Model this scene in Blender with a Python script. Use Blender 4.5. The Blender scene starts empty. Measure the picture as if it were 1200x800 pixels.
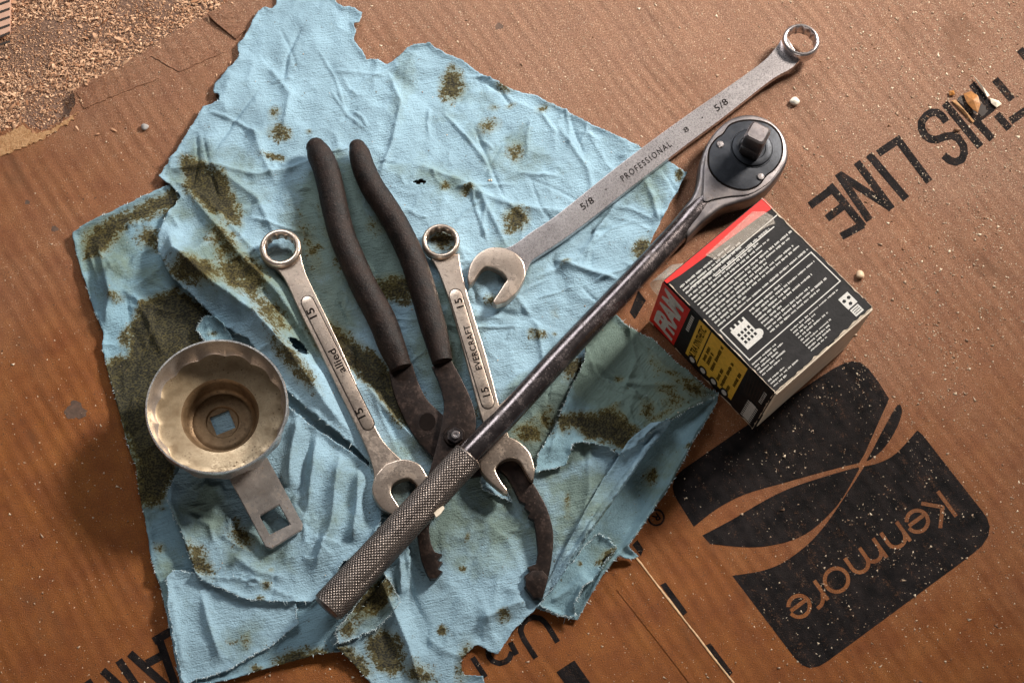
import bpy, bmesh, math, random
import numpy as np
from mathutils import Vector, Matrix
from mathutils.geometry import delaunay_2d_cdt

# ------------------------------------------------------------------ camera, world, lamps
S = 0.0004                      # metres per unit; one unit is about one photo pixel on the board
F = 2000.0
sc = bpy.context.scene
col = sc.collection
def _n(v): v = np.array(v, float); return v / np.linalg.norm(v)
UZ = _n((112, 755, 2000))                       # world up, seen from the camera
EX = _n(np.array((1.0, 0, 0)) - UZ * UZ[0])
EY = np.cross(UZ, EX)
R3 = np.array((EX, EY, UZ))                     # camera -> world
CAM = -R3 @ np.array((0, 0, -1.0)) * 2000.0
cd = bpy.data.cameras.new('camera'); co = bpy.data.objects.new('camera', cd); col.objects.link(co)
cd.sensor_width = 36; cd.lens = 36 * F / 1200; cd.clip_start = 0.02; cd.clip_end = 20
M = Matrix([list(r) + [0] for r in R3] + [[0, 0, 0, 1]])
co.matrix_world = Matrix.Translation(Vector(CAM * S)) @ M
sc.camera = co
cd.dof.use_dof = False

w = bpy.data.worlds.new("World"); sc.world = w; w.use_nodes = True
wn = w.node_tree; bg = wn.nodes['Background']
bg.inputs[0].default_value = (0.80, 0.86, 1.0, 1); bg.inputs[1].default_value = 0.045

def lamp(name, az, el, dist, sx, sy, watts, colr, spread=180, aim=(0, 0, 0)):
    l = bpy.data.lights.new(name, 'AREA'); l.shape = 'RECTANGLE'; l.size = sx; l.size_y = sy
    l.energy = watts; l.color = colr; l.spread = math.radians(spread)
    o = bpy.data.objects.new(name, l); col.objects.link(o)
    a, e = math.radians(az), math.radians(el)
    o.location = (dist * math.cos(e) * math.cos(a), dist * math.cos(e) * math.sin(a), dist * math.sin(e))
    o.rotation_euler = (Vector(aim) - Vector(o.location)).to_track_quat('-Z', 'Y').to_euler()
    return o
lamp('window_light', 42, 34, 1.0, 0.18, 0.16, 3.4, (1.0, 0.95, 0.88), 66, (-0.06, 0.07, 0))
lamp('door_light', 112, 42, 0.80, 0.50, 0.30, 1.7, (0.92, 0.96, 1.0), 110, (-0.02, 0.06, 0))
lamp('fill_light', 262, 30, 1.3, 0.6, 0.5, 3.2, (1.0, 0.93, 0.84))  # added soft fill from the near side, brightens the carton's side and end
sc.view_settings.view_transform = 'Standard'
sc.view_settings.look = 'None'; sc.view_settings.gamma = 1
sc.view_settings.use_curve_mapping = False
sc.view_settings.exposure = -0.30
sc.cycles.use_denoising = True

rng = np.random.default_rng(7)
random.seed(7)

# ------------------------------------------------------------------ pixel <-> place
def P(px, py, z=0.0):
    """the place at height z (units) that the photo shows at px, py"""
    px = np.asarray(px, float); py = np.asarray(py, float)
    d = np.stack([px - 600, 400 - py, np.full(px.shape, -F)], -1) @ R3.T
    t = (z - CAM[2]) / d[..., 2]
    return CAM + d * t[..., None]
def Q(x, y, z):
    v = (np.stack([x, y, z], -1) - CAM) @ R3
    return 600 + F * v[..., 0] / -v[..., 2], 400 - F * v[..., 1] / -v[..., 2]
def scale_at(px, py, z):
    a = P(px, py, z); b = P(px + 10, py, z)
    return 10 / np.linalg.norm(a - b)

# ------------------------------------------------------------------ objects
def thing(name, label, cat, loc, group=None):
    o = bpy.data.objects.new(name, None); col.objects.link(o)
    o.empty_display_size = 0.01
    o.location = [c * S for c in loc]; o['label'] = label; o['category'] = cat
    if group: o['group'] = group
    return o
def tag(o, label, cat, group=None):
    o['label'] = label; o['category'] = cat
    if group: o['group'] = group
    return o
def origin_of(o):
    v = np.zeros(3)
    while o is not None:
        v += np.array(o.location) / S; o = o.parent
    return v
def mesh_obj(name, V, Fc, mat, parent=None, smooth=40, loc=None, attrs=None):
    V = np.asarray(V, float)
    org = origin_of(parent) if parent is not None else np.zeros(3)
    if loc is not None: loc = np.array(loc, float)
    off = loc if loc is not None else org
    me = bpy.data.meshes.new(name)
    if isinstance(Fc, np.ndarray):
        nf, k = Fc.shape
        me.vertices.add(len(V)); me.vertices.foreach_set('co', ((V - off) * S).ravel())
        me.loops.add(nf * k); me.loops.foreach_set('vertex_index', Fc.ravel().astype(np.int32))
        me.polygons.add(nf); me.polygons.foreach_set('loop_start', np.arange(0, nf * k, k, dtype=np.int32))
        me.update(calc_edges=True)
    else:
        me.from_pydata([tuple(v) for v in (V - off) * S], [], Fc)
    if attrs:
        for k, a in attrs.items():
            at = me.attributes.new(k, 'FLOAT', 'POINT'); at.data.foreach_set('value', np.asarray(a, np.float32))
    me.materials.append(mat)
    if smooth is not None:
        me.polygons.foreach_set('use_smooth', [True] * len(me.polygons))
        if smooth < 180: me.set_sharp_from_angle(angle=math.radians(smooth))
    o = bpy.data.objects.new(name, me); col.objects.link(o)
    if parent is not None:
        o.parent = parent
        o.location = [0, 0, 0] if loc is None else [c * S for c in (off - org)]
    elif loc is not None: o.location = [c * S for c in off]
    return o

def densify(pts, step, closed=True):
    pts = [np.array(p, float) for p in pts]; out = []
    n = len(pts)
    for i in range(n if closed else n - 1):
        a, b = pts[i], pts[(i + 1) % n]
        k = max(1, int(round(np.linalg.norm(b - a) / step)))
        for j in range(k): out.append(a + (b - a) * j / k)
    if not closed: out.append(pts[-1])
    return np.array(out)
def smooth_line(pts, sub=6, closed=False):
    p = np.array(pts, float); n = len(p); out = []
    for i in range(n if closed else n - 1):
        if closed: a, b, c, d = p[(i - 1) % n], p[i], p[(i + 1) % n], p[(i + 2) % n]
        else: a, b, c, d = p[max(i - 1, 0)], p[i], p[i + 1], p[min(i + 2, n - 1)]
        for k in range(sub):
            t = k / sub
            out.append(0.5 * (2 * b + (c - a) * t + (2 * a - 5 * b + 4 * c - d) * t * t + (3 * b - a - 3 * c + d) * t ** 3))
    if not closed: out.append(p[-1])
    return np.array(out)

def plate(name, outline, z1, z0, mat, parent, bev=1.5, seg=3, smooth=40, depth=None):
    """a solid plate whose top edge is the outline; z1 may be a function of the pixel"""
    f = z1 if callable(z1) else (lambda x, y: z1)
    g = z0 if callable(z0) else (lambda x, y: z0)
    top = [P(x, y, f(x, y)) for x, y in outline]
    bm = bmesh.new()
    org = origin_of(parent) if parent is not None else np.zeros(3)
    tv = [bm.verts.new(tuple((t - org))) for t in top]
    bv = [bm.verts.new((t[0] - org[0], t[1] - org[1], g(x, y) - org[2])) for t, (x, y) in zip(top, outline)]
    n = len(tv)
    ft = bm.faces.new(tv); fb = bm.faces.new(bv[::-1])
    for i in range(n): bm.faces.new((tv[i], bv[i], bv[(i + 1) % n], tv[(i + 1) % n]))
    bmesh.ops.recalc_face_normals(bm, faces=bm.faces)
    if bev:
        ed = [e for e in bm.edges if e.verts[0] in tv and e.verts[1] in tv and len(e.link_faces) == 2]
        bmesh.ops.bevel(bm, geom=ed, offset=bev, segments=seg, profile=0.6, affect='EDGES', clamp_overlap=True)
    bmesh.ops.triangulate(bm, faces=[fa for fa in bm.faces if len(fa.verts) > 4])
    bmesh.ops.scale(bm, vec=(S, S, S), verts=bm.verts)
    me = bpy.data.meshes.new(name); bm.to_mesh(me); bm.free()
    me.materials.append(mat)
    me.polygons.foreach_set('use_smooth', [True] * len(me.polygons)); me.set_sharp_from_angle(angle=math.radians(smooth))
    o = bpy.data.objects.new(name, me); col.objects.link(o)
    if parent is not None: o.parent = parent
    return o

def loft(rings, close_ends=True):
    """rings: list of (n,3) arrays with equal n -> verts, faces"""
    n = len(rings[0]); V = np.concatenate(rings); Fc = []
    for i in range(len(rings) - 1):
        for j in range(n):
            a = i * n + j; b = i * n + (j + 1) % n
            Fc.append((a, b, b + n, a + n))
    if close_ends:
        Fc.append(tuple(range(n - 1, -1, -1))); Fc.append(tuple(range((len(rings) - 1) * n, len(rings) * n)))
    return V, Fc
def tube(name, path, mat, parent, sub=8, nseg=28, flat=1.0, cap0=True, cap1=True, wob=0):
    """path: (px, py, z, r) of the centre line"""
    p = smooth_line(path, sub)
    C = np.array([P(a[0], a[1], a[2]) for a in p]); Rr = p[:, 3] / np.array([scale_at(a[0], a[1], a[2]) for a in p])
    T = np.gradient(C, axis=0); T /= np.linalg.norm(T, axis=1)[:, None]
    rings = []
    up = np.array((0, 0, 1.0))
    th = np.linspace(0, 2 * math.pi, nseg, endpoint=False)
    def ring(c, t, r):
        s = np.cross(t, up); s /= np.linalg.norm(s); u = np.cross(s, t)
        rr = r
        if wob:
            rr = r * (1 + wob * np.sin(th * 2 + c[0] * .06) * np.sin(c[1] * .05 + th) + wob * .5 * np.sin(c[0] * .17 + th * 3))
            return c + np.outer(np.cos(th) * rr, s) + np.outer(np.sin(th) * rr * flat, u)
        return c + np.outer(np.cos(th) * rr, s) + np.outer(np.sin(th) * rr * flat, u)
    if cap0:
        for k in range(1, 7):
            a = math.pi / 2 * k / 7
            rings.append(ring(C[0] - T[0] * Rr[0] * math.cos(a) * cap0, T[0], Rr[0] * max(0.05, math.sin(a))))
    for c, t, r in zip(C, T, Rr): rings.append(ring(c, t, r))
    if cap1:
        for k in range(6, 0, -1):
            a = math.pi / 2 * k / 7
            rings.append(ring(C[-1] + T[-1] * Rr[-1] * math.cos(a) * cap1, T[-1], Rr[-1] * max(0.05, math.sin(a))))
    V, Fc = loft(rings)
    return mesh_obj(name, V, Fc, mat, parent, smooth=50)
def disc_solid(name, cx, cy, prof, mat, parent, n=32, rfn=None, zref=0, smooth=40, hollow=False):
    """lathe round a vertical axis standing where the photo shows (cx,cy) at height zref; prof: (r_px, z, flute)"""
    c = P(cx, cy, zref); k = 1 / scale_at(cx, cy, zref)
    th = np.linspace(0, 2 * math.pi, n, endpoint=False)
    rings = []
    for q in prof:
        r, z = q[0], q[1]; fl = q[2] if len(q) > 2 else None
        rr = np.full(n, float(r)) if fl is None else fl(th, r)
        rings.append(np.stack([c[0] + rr * k * np.cos(th), c[1] + rr * k * np.sin(th), np.full(n, float(z))], -1))
    V, Fc = loft(rings, not hollow)
    if hollow:
        m = len(rings) - 1
        for j in range(n): Fc.append((m * n + j, m * n + (j + 1) % n, (j + 1) % n, j))
    return mesh_obj(name, V, Fc, mat, parent, smooth=smooth)

# flat print: faces in pixel space, united / subtracted, laid on a plane
def stroke_faces(pts, wdt, ends=True):
    out = []; pts = [np.array(p, float) for p in pts]
    for a, b in zip(pts[:-1], pts[1:]):
        d = b - a; L = np.linalg.norm(d)
        if L < 1e-6: continue
        nrm = np.array((-d[1], d[0])) / L * wdt / 2
        out.append([a + nrm, b + nrm, b - nrm, a - nrm])
    for p in pts[1:-1]:
        out.append([p + wdt / 2 * np.array((math.cos(t), math.sin(t))) for t in np.linspace(0, 2 * math.pi, 12, endpoint=False)])
    return out
def flat_tris(faces, minus=()):
    vs = []; fs = []
    for f in list(faces) + list(minus):
        f = [np.array(p, float) for p in f]
        ar = sum(f[i][0] * f[(i + 1) % len(f)][1] - f[(i + 1) % len(f)][0] * f[i][1] for i in range(len(f)))
        if ar < 0: f = f[::-1]
        fs.append(list(range(len(vs), len(vs) + len(f)))); vs += [Vector((p[0], p[1])) for p in f]
    v, e, f, _, _, of = delaunay_2d_cdt(vs, [], fs, 1, 1e-4)
    nk = len(faces)
    keep = [t for t, o in zip(f, of) if o and all(i < nk for i in o)]
    return [(p.x, p.y) for p in v], keep
def decal(name, faces, mat, parent, z, minus=(), mapper=None):
    v, f = flat_tris(faces, minus)
    if mapper is None: V = [P(x, y, z) for x, y in v]
    else: V = [mapper(x, y) for x, y in v]
    used = sorted({i for t in f for i in t}); ix = {i: k for k, i in enumerate(used)}
    o = mesh_obj(name, [V[i] for i in used], [tuple(ix[i] for i in t) for t in f], mat, parent, smooth=None)
    bm = bmesh.new(); bm.from_mesh(o.data); bmesh.ops.recalc_face_normals(bm, faces=bm.faces)
    if mapper is None and sum(fa.normal.z for fa in bm.faces) < 0: bmesh.ops.reverse_faces(bm, faces=bm.faces)
    bm.to_mesh(o.data); bm.free()
    return o
def text_flat(s, size, bold=0.0, shear=0.0, space=1.0):
    """-> verts (x,y) centred, faces"""
    cu = bpy.data.curves.new('t', 'FONT'); cu.body = s; cu.size = size; cu.offset = bold; cu.shear = shear
    cu.space_character = space; cu.align_x = 'CENTER'; cu.align_y = 'CENTER'; cu.resolution_u = 3
    to = bpy.data.objects.new('t', cu); col.objects.link(to)
    bpy.context.view_layer.update()
    me = bpy.data.meshes.new_from_object(to.evaluated_get(bpy.context.evaluated_depsgraph_get()))
    V = np.array([v.co[:2] for v in me.vertices]).reshape(-1, 2); Fc = [tuple(p.vertices) for p in me.polygons]
    bpy.data.objects.remove(to); bpy.data.curves.remove(cu); bpy.data.meshes.remove(me)
    V = V - (V.max(0) + V.min(0)) / 2
    return V, Fc
def lettering(name, s, cx, cy, ang, length, height, z, mat, parent, bold=0.0, shear=0.0, space=1.0, mapper=None):
    """text centred on the pixel; ang = reading direction in degrees, anticlockwise from the picture's right"""
    V, Fc = text_flat(s, 1.0, bold, shear, space)
    V = V / (V.max(0) - V.min(0)) * np.array((length, height))
    a = math.radians(ang); d = np.array((math.cos(a), -math.sin(a))); u = np.array((-math.sin(a), -math.cos(a)))
    W = np.array((cx, cy)) + V[:, :1] * d + V[:, 1:] * u
    if mapper is None: X = np.array([P(x, y, z(x, y) if callable(z) else z) for x, y in W])
    else: X = np.array([mapper(x, y) for x, y in V])
    return mesh_obj(name, X, Fc, mat, parent, smooth=None)

# ------------------------------------------------------------------ materials
class NT:
    def __init__(s, name):
        s.m = bpy.data.materials.new(name); s.m.use_nodes = True; s.t = s.m.node_tree
        s.b = s.t.nodes['Principled BSDF']
        g = s.t.nodes.new('ShaderNodeNewGeometry'); v = s.t.nodes.new('ShaderNodeVectorMath'); v.operation = 'SCALE'
        v.inputs['Scale'].default_value = 1 / S; s.t.links.new(g.outputs['Position'], v.inputs[0]); s.pos = v.outputs[0]
        s.geo = g
    def L(s, a, b): s.t.links.new(a, b)
    def set(s, sock, v):
        if hasattr(v, 'is_linked') or hasattr(v, 'links'): s.L(v, sock)
        else: sock.default_value = v
    def rot(s, ang, sx=1, sy=1, sz=1, src=None):
        n = s.t.nodes.new('ShaderNodeMapping'); n.vector_type = 'POINT'
        r = s.t.nodes.new('ShaderNodeVectorRotate'); r.rotation_type = 'Z_AXIS'; r.inputs['Angle'].default_value = math.radians(ang)
        s.L(src or s.pos, r.inputs['Vector']); s.L(r.outputs[0], n.inputs['Vector'])
        n.inputs['Scale'].default_value = (sx, sy, sz); return n.outputs[0]
    def noise(s, scale, detail=3, rough=0.5, vec=None, dist=0.0):
        n = s.t.nodes.new('ShaderNodeTexNoise'); n.inputs['Scale'].default_value = scale; n.inputs['Detail'].default_value = detail
        n.inputs['Roughness'].default_value = rough; n.inputs['Distortion'].default_value = dist
        s.L(vec or s.pos, n.inputs['Vector']); return n.outputs['Fac']
    def voro(s, scale, vec=None, feature='F1', out='Distance'):
        n = s.t.nodes.new('ShaderNodeTexVoronoi'); n.feature = feature; n.inputs['Scale'].default_value = scale
        s.L(vec or s.pos, n.inputs['Vector']); return n.outputs[out]
    def ramp(s, src, stops, interp='LINEAR'):
        n = s.t.nodes.new('ShaderNodeValToRGB'); n.color_ramp.interpolation = interp
        e = n.color_ramp.elements
        while len(e) < len(stops): e.new(0.5)
        for k, (p, c) in enumerate(stops):
            e[k].position = p; e[k].color = (c, c, c, 1) if not isinstance(c, tuple) else (*c, 1)
        s.L(src, n.inputs[0]); return n.outputs[0]
    def mix(s, fac, a, b, mode='MIX'):
        n = s.t.nodes.new('ShaderNodeMix'); n.data_type = 'RGBA'; n.blend_type = mode
        s.set(n.inputs[0], fac)
        for k, v in ((6, a), (7, b)):
            if isinstance(v, tuple): n.inputs[k].default_value = (*v, 1)
            else: s.L(v, n.inputs[k])
        return n.outputs[2]
    def math(s, op, a, b=0.0, c=None, clamp=False):
        n = s.t.nodes.new('ShaderNodeMath'); n.operation = op; n.use_clamp = clamp
        s.set(n.inputs[0], a); s.set(n.inputs[1], b)
        if c is not None: s.set(n.inputs[2], c)
        return n.outputs[0]
    def attr(s, name):
        n = s.t.nodes.new('ShaderNodeAttribute'); n.attribute_name = name; return n.outputs['Fac']
    def xyz(s, src=None):
        n = s.t.nodes.new('ShaderNodeSeparateXYZ'); s.L(src or s.pos, n.inputs[0]); return n.outputs
    def bump(s, h, dist, strength=1.0, prev=None):
        n = s.t.nodes.new('ShaderNodeBump'); n.inputs['Strength'].default_value = strength; n.inputs['Distance'].default_value = dist * S
        s.L(h, n.inputs['Height'])
        if prev is not None: s.L(prev, n.inputs['Normal'])
        s.L(n.outputs[0], s.b.inputs['Normal']); return n.outputs[0]
    def out(s, color=None, rough=None, metal=None, spec=None):
        if color is not None:
            if isinstance(color, tuple): s.b.inputs['Base Color'].default_value = (*color, 1)
            else: s.L(color, s.b.inputs['Base Color'])
        for k, v in (('Roughness', rough), ('Metallic', metal), ('Specular IOR Level', spec)):
            if v is not None: s.set(s.b.inputs[k], v)
        return s.m

BOARD_ANG = 57                      # the flutes of the board
def board_relief(n):
    """relief shared by the board and what is printed on it"""
    q = n.xyz(n.rot(BOARD_ANG))[1]
    ph = n.math('MULTIPLY_ADD', n.noise(0.006, 2), 9.0, n.math('MULTIPLY', q, 2 * math.pi / 15.5))
    a = n.math('MULTIPLY', n.math('SINE', ph), n.ramp(n.noise(0.009, 3), [(0.35, 0.15), (0.65, 1.0)]))
    v2 = n.rot(BOARD_ANG, 0.004, 0.018, 1); b2 = n.noise(1.0, 3, 0.55, v2)
    fine = n.noise(0.75, 4, 0.75)
    big = n.noise(0.006, 2, 0.5)
    nb = n.bump(a, 0.42, 0.9); nb = n.bump(b2, 5.0, 0.7, nb); nb = n.bump(fine, 1.6, 1.0, nb); nb = n.bump(big, 12, 0.5, nb)
    return nb
def mat_board():
    n = NT('corrugated board')
    big = n.noise(0.004, 3, 0.5); mid = n.noise(0.03, 4, 0.6); fine = n.noise(0.5, 3, 0.7)
    c = n.mix(n.ramp(mid, [(0.3, 0.0), (0.7, 1.0)]), (0.190, 0.048, 0.0045), (0.285, 0.090, 0.012))
    # dust: more of it towards the top and the right of the board
    x, y, z = n.xyz()
    g = n.math('MULTIPLY_ADD', y, 0.0016, n.math('MULTIPLY_ADD', x, 0.00045, 0.36))
    g = n.math('ADD', g, n.math('MULTIPLY_ADD', big, 1.0, -0.5))
    g = n.math('ADD', g, n.math('MULTIPLY_ADD', mid, 0.5, -0.25), clamp=True)
    dustc = n.mix(n.ramp(fine, [(0.38, 0.0), (0.62, 1.0)]), (0.18, 0.085, 0.050), (0.33, 0.19, 0.125))
    c = n.mix(n.math('MULTIPLY', g, 0.80), c, dustc)
    fl = n.noise(1.0, 2, 0.5, n.rot(BOARD_ANG, 0.003, 0.05, 1))
    c = n.mix(0.40, c, n.ramp(fl, [(0.25, 0.45), (0.5, 0.5), (0.75, 0.58)]), 'OVERLAY')
    c = n.mix(1.0, c, n.ramp(n.noise(0.8, 4, 0.8), [(0.3, 0.16), (0.7, 0.84)]), 'OVERLAY')
    gd = n.ramp(n.voro(0.42), [(0.0, 1.0), (0.20, 1.0), (0.30, 0.0)])
    gd = n.math('MULTIPLY', gd, n.ramp(n.math('ADD', n.noise(0.09, 4, .7), n.math('MULTIPLY_ADD', g, .22, -.10)), [(0.50, 0.0), (0.62, 1.0)]))
    c = n.mix(n.math('MULTIPLY', gd, 0.75), c, (0.56, 0.37, 0.24))
    gk = n.ramp(n.voro(0.33, n.rot(31)), [(0.0, 1.0), (0.16, 1.0), (0.26, 0.0)])
    c = n.mix(n.math('MULTIPLY', gk, n.ramp(n.noise(0.05, 4, .7), [(0.50, 0.0), (0.64, 0.8)])), c, (0.055, 0.024, 0.010))
    sp = n.ramp(n.voro(0.16), [(0.0, 1.0), (0.10, 1.0), (0.14, 0.0)])
    spn = n.ramp(n.noise(0.02, 2), [(0.5, 0.0), (0.62, 1.0)])
    c = n.mix(n.math('MULTIPLY', sp, spn), c, (0.06, 0.03, 0.015))
    blot = n.ramp(n.noise(0.012, 5, 0.65, n.rot(BOARD_ANG, 0.5, 1, 1)), [(0.32, 1.0), (0.42, 0.0)])
    c = n.mix(n.math('MULTIPLY', blot, 0.45), c, (0.12, 0.045, 0.015))
    board_relief(n)
    return n.out(c, n.math('MULTIPLY_ADD', fine, 0.2, 0.48), 0.0, 0.35)
def mat_ink():
    n = NT('black print')
    f = n.noise(0.55, 4, 0.75); m = n.noise(0.09, 3, 0.7)
    v = n.noise(0.05, 4, 0.65)
    k = n.math('ADD', n.math('MULTIPLY', f, 0.6), n.math('MULTIPLY', m, 0.4))
    fq = n.noise(1.0, 3, 0.6, n.rot(BOARD_ANG, 0.006, 0.10, 1)); k = n.math('ADD', k, n.math('MULTIPLY_ADD', fq, 0.32, -0.16))
    wear = n.ramp(k, [(0.56, 0.0), (0.68, 1.0)])
    c = n.mix(n.ramp(v, [(0.35, 0.0), (0.75, 1.0)]), (0.005, 0.0042, 0.0045), (0.026, 0.019, 0.018))
    c = n.mix(n.math('MULTIPLY', wear, 0.6), c, (0.20, 0.095, 0.05))
    board_relief(n)
    return n.out(c, n.math('MULTIPLY_ADD', f, 0.2, 0.6), 0.0, 0.12)
def mat_raw():
    n = NT('torn board core')
    f = n.noise(0.3, 4, 0.7)
    c = n.mix(n.ramp(f, [(0.3, 0.0), (0.7, 1.0)]), (0.30, 0.14, 0.055), (0.52, 0.30, 0.15))
    n.bump(f, 2.0, 0.8)
    return n.out(c, 0.85, 0.0, 0.2)
def mat_towel(name, tint=(0.265, 0.39, 0.465), cang=-14):
    n = NT(name)
    st = n.attr('stain'); gr = n.attr('grease')
    mid = n.noise(0.02, 4, 0.6); n8 = n.noise(0.085, 5, 0.70); fine = n.noise(0.7, 3, 0.7)
    c = n.mix(n.ramp(mid, [(0.3, 0.0), (0.7, 1.0)]), tuple(t * 0.82 for t in tint), tuple(min(1, t * 1.12) for t in tint))
    # greasy translucent marks
    gm = n.math('ADD', gr, n.math('MULTIPLY_ADD', n.noise(0.03, 5, 0.65), 1.5, -0.80), clamp=True)
    c = n.mix(n.math('MULTIPLY', n.ramp(gm, [(0.12, 0.0), (0.62, 1.0)]), 0.80), c, (0.135, 0.175, 0.13))
    # oil soaked in: ragged, with the weave showing
    v = n.rot(cang, 0.36, 0.50, 1)
    wv = n.voro(1.0, v)
    wave = n.ramp(wv, [(0.15, 1.0), (0.6, 0.0)])
    sm = n.math('ADD', st, n.math('MULTIPLY_ADD', n8, 2.0, -1.0))
    sm = n.math('ADD', sm, n.math('MULTIPLY_ADD', wv, -0.46, 0.22))
    halo = n.ramp(n.math('ADD', st, n.math('MULTIPLY_ADD', n8, 0.7, -0.35)), [(0.12, 0.0), (0.5, 1.0)])
    c = n.mix(n.math('MULTIPLY', halo, 0.55), c, (0.175, 0.165, 0.08))
    sm = n.math('ADD', sm, n.math('MULTIPLY_ADD', n.noise(0.28, 3, .7), 0.9, -0.45))
    k1 = n.ramp(sm, [(0.36, 0.0), (0.56, 1.0)])
    oilc = n.mix(n.ramp(n.math('ADD', sm, n.math('MULTIPLY_ADD', fine, .9, -.45)), [(0.45, 0.0), (0.95, 1.0)]), (0.090, 0.064, 0.012), (0.012, 0.007, 0.003))
    oilc = n.mix(n.math('MULTIPLY', n.ramp(wv, [(0.35, 0.0), (0.7, 1.0)]), 0.40), oilc, (0.12, 0.095, 0.035))
    c = n.mix(n.math('MULTIPLY', k1, 0.93), c, oilc)
    c = n.mix(0.35, c, n.ramp(fine, [(0.3, 0.38), (0.7, 0.62)]), 'OVERLAY')
    # creped paper-cloth relief
    cr = n.noise(1.0, 3, 0.6, n.rot(cang, 0.05, 0.42, 0.3))
    cr2 = n.noise(1.0, 3, 0.6, n.rot(cang + 60, 0.03, 0.12, 0.3))
    nb = n.bump(cr, 1.5, 1.0); nb = n.bump(fine, 0.8, 0.9, nb); nb = n.bump(cr2, 1.6, 0.5, nb); n.bump(wave, 0.5, 0.5, nb)
    return n.out(c, 0.88, 0.0, 0.12)
def mat_steel(name, a, b, rough=0.34, grime=0.5, gcol=(0.09, 0.05, 0.025), metal=0.9, gs=0.06, fb=0.22):
    n = NT(name)
    f = n.noise(0.5, 4, 0.7); m = n.noise(gs, 5, 0.65); pit = n.voro(0.22)
    c = n.mix(n.ramp(m, [(0.35, 0.0), (0.65, 1.0)]), a, b)
    gk = n.ramp(n.math('ADD', n.math('MULTIPLY', m, 0.65), n.math('MULTIPLY', f, 0.35)), [(0.52, 0.0), (0.68, 1.0)])
    gk = n.math('MULTIPLY', gk, grime)
    pk = n.math('MULTIPLY', n.ramp(pit, [(0.10, 1.0), (0.28, 0.0)]), n.ramp(n.noise(0.035, 3), [(0.46, 0.0), (0.58, grime)]))
    gk = n.math('MAXIMUM', gk, pk)
    c = n.mix(gk, c, gcol)
    n.bump(f, fb, 0.5)
    r = n.math('ADD', n.math('MULTIPLY_ADD', f, 0.25, rough - 0.12), n.math('MULTIPLY', gk, 0.3))
    return n.out(c, r, n.math('MULTIPLY_ADD', gk, -0.6 * metal, metal), 0.5)
def mat_plain(name, c, rough=0.6, var=0.15, sc_=0.1, metal=0.0, spec=0.4, bump=0.4):
    n = NT(name); f = n.noise(sc_, 4, 0.7)
    cc = n.mix(n.ramp(f, [(0.3, 0.0), (0.7, 1.0)]), tuple(x * (1 - var) for x in c), tuple(min(1, x * (1 + var)) for x in c))
    n.bump(n.noise(0.4, 3, 0.6), bump, 0.6)
    return n.out(cc, rough, metal, spec)
def mat_concrete():
    n = NT('dusty concrete'); f = n.noise(0.35, 5, 0.75); m = n.noise(0.03, 4, 0.6)
    c = n.mix(n.ramp(m, [(0.3, 0.0), (0.7, 1.0)]), (0.12, 0.066, 0.045), (0.22, 0.13, 0.095))
    c = n.mix(n.ramp(f, [(0.45, 0.0), (0.7, 0.8)]), c, (0.32, 0.17, 0.09))
    n.bump(f, 2.0, 0.8); return n.out(c, 0.85, 0.0, 0.3)
def mat_rubber():
    n = NT('worn vinyl grip'); f = n.noise(0.5, 4, 0.75); m = n.noise(0.05, 4, 0.6)
    c = n.mix(n.ramp(m, [(0.35, 0.0), (0.7, 1.0)]), (0.008, 0.005, 0.004), (0.026, 0.014, 0.010))
    c = n.mix(n.ramp(f, [(0.58, 0.0), (0.74, 0.8)]), c, (0.15, 0.10, 0.08))
    nb = n.bump(n.noise(0.06, 3, 0.6), 2.5, 0.6); n.bump(f, 0.9, 0.9, nb); return n.out(c, n.math('MULTIPLY_ADD', m, 0.35, 0.34), 0.0, 0.22)
def mat_crumbs(name, a, b):
    n = NT(name)
    r = n.t.nodes.new('ShaderNodeAttribute'); r.attribute_name = 'tone'
    c = n.mix(r.outputs['Fac'], a, b)
    return n.out(c, 0.8, 0.0, 0.25)
def mat_tape():
    n = NT('clear tape'); n.b.inputs['Alpha'].default_value = 0.34
    f = n.noise(0.2, 4, 0.7); n.bump(f, 2.5, 0.9)
    return n.out((0.62, 0.52, 0.42), 0.22, 0.0, 0.6)

BOARD = mat_board(); INK = mat_ink(); RAW = mat_raw()
TOWEL = mat_towel('blue shop towel'); TOWEL2 = mat_towel('blue shop towel lower', (0.205, 0.325, 0.39), -20); TOWEL3 = mat_towel('blue shop towel folded', (0.195, 0.305, 0.35), -50)
STEEL = mat_steel('satin chrome steel', (0.52, 0.40, 0.32), (0.64, 0.51, 0.415), 0.30, 0.7)
CHROME = mat_steel('bright chrome steel', (0.46, 0.405, 0.395), (0.60, 0.535, 0.52), 0.28, 0.0, gs=0.02, fb=0.08)
DARKBAR = mat_steel('browned steel bar', (0.115, 0.093, 0.092), (0.20, 0.168, 0.165), 0.20, 0.7, (0.035, 0.018, 0.012))
KNURL = mat_steel('knurled steel', (0.15, 0.122, 0.108), (0.25, 0.205, 0.18), 0.38, 0.8, (0.03, 0.018, 0.01))
HEADST = mat_steel('ratchet head steel', (0.15, 0.13, 0.13), (0.25, 0.22, 0.215), 0.42, 0.6)
COVER = mat_steel('blued cover plate', (0.012, 0.013, 0.017), (0.032, 0.034, 0.042), 0.46, 0.6, (0.02, 0.016, 0.012), 0.5)
IRON = mat_steel('black forged steel', (0.022, 0.015, 0.013), (0.045, 0.029, 0.023), 0.36, 0.8, (0.035, 0.014, 0.007), 0.7, 0.1)
CUP = mat_steel('pressed steel cup', (0.44, 0.38, 0.34), (0.60, 0.54, 0.50), 0.30, 0.85, (0.14, 0.075, 0.02), 0.75, 0.045)
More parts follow.
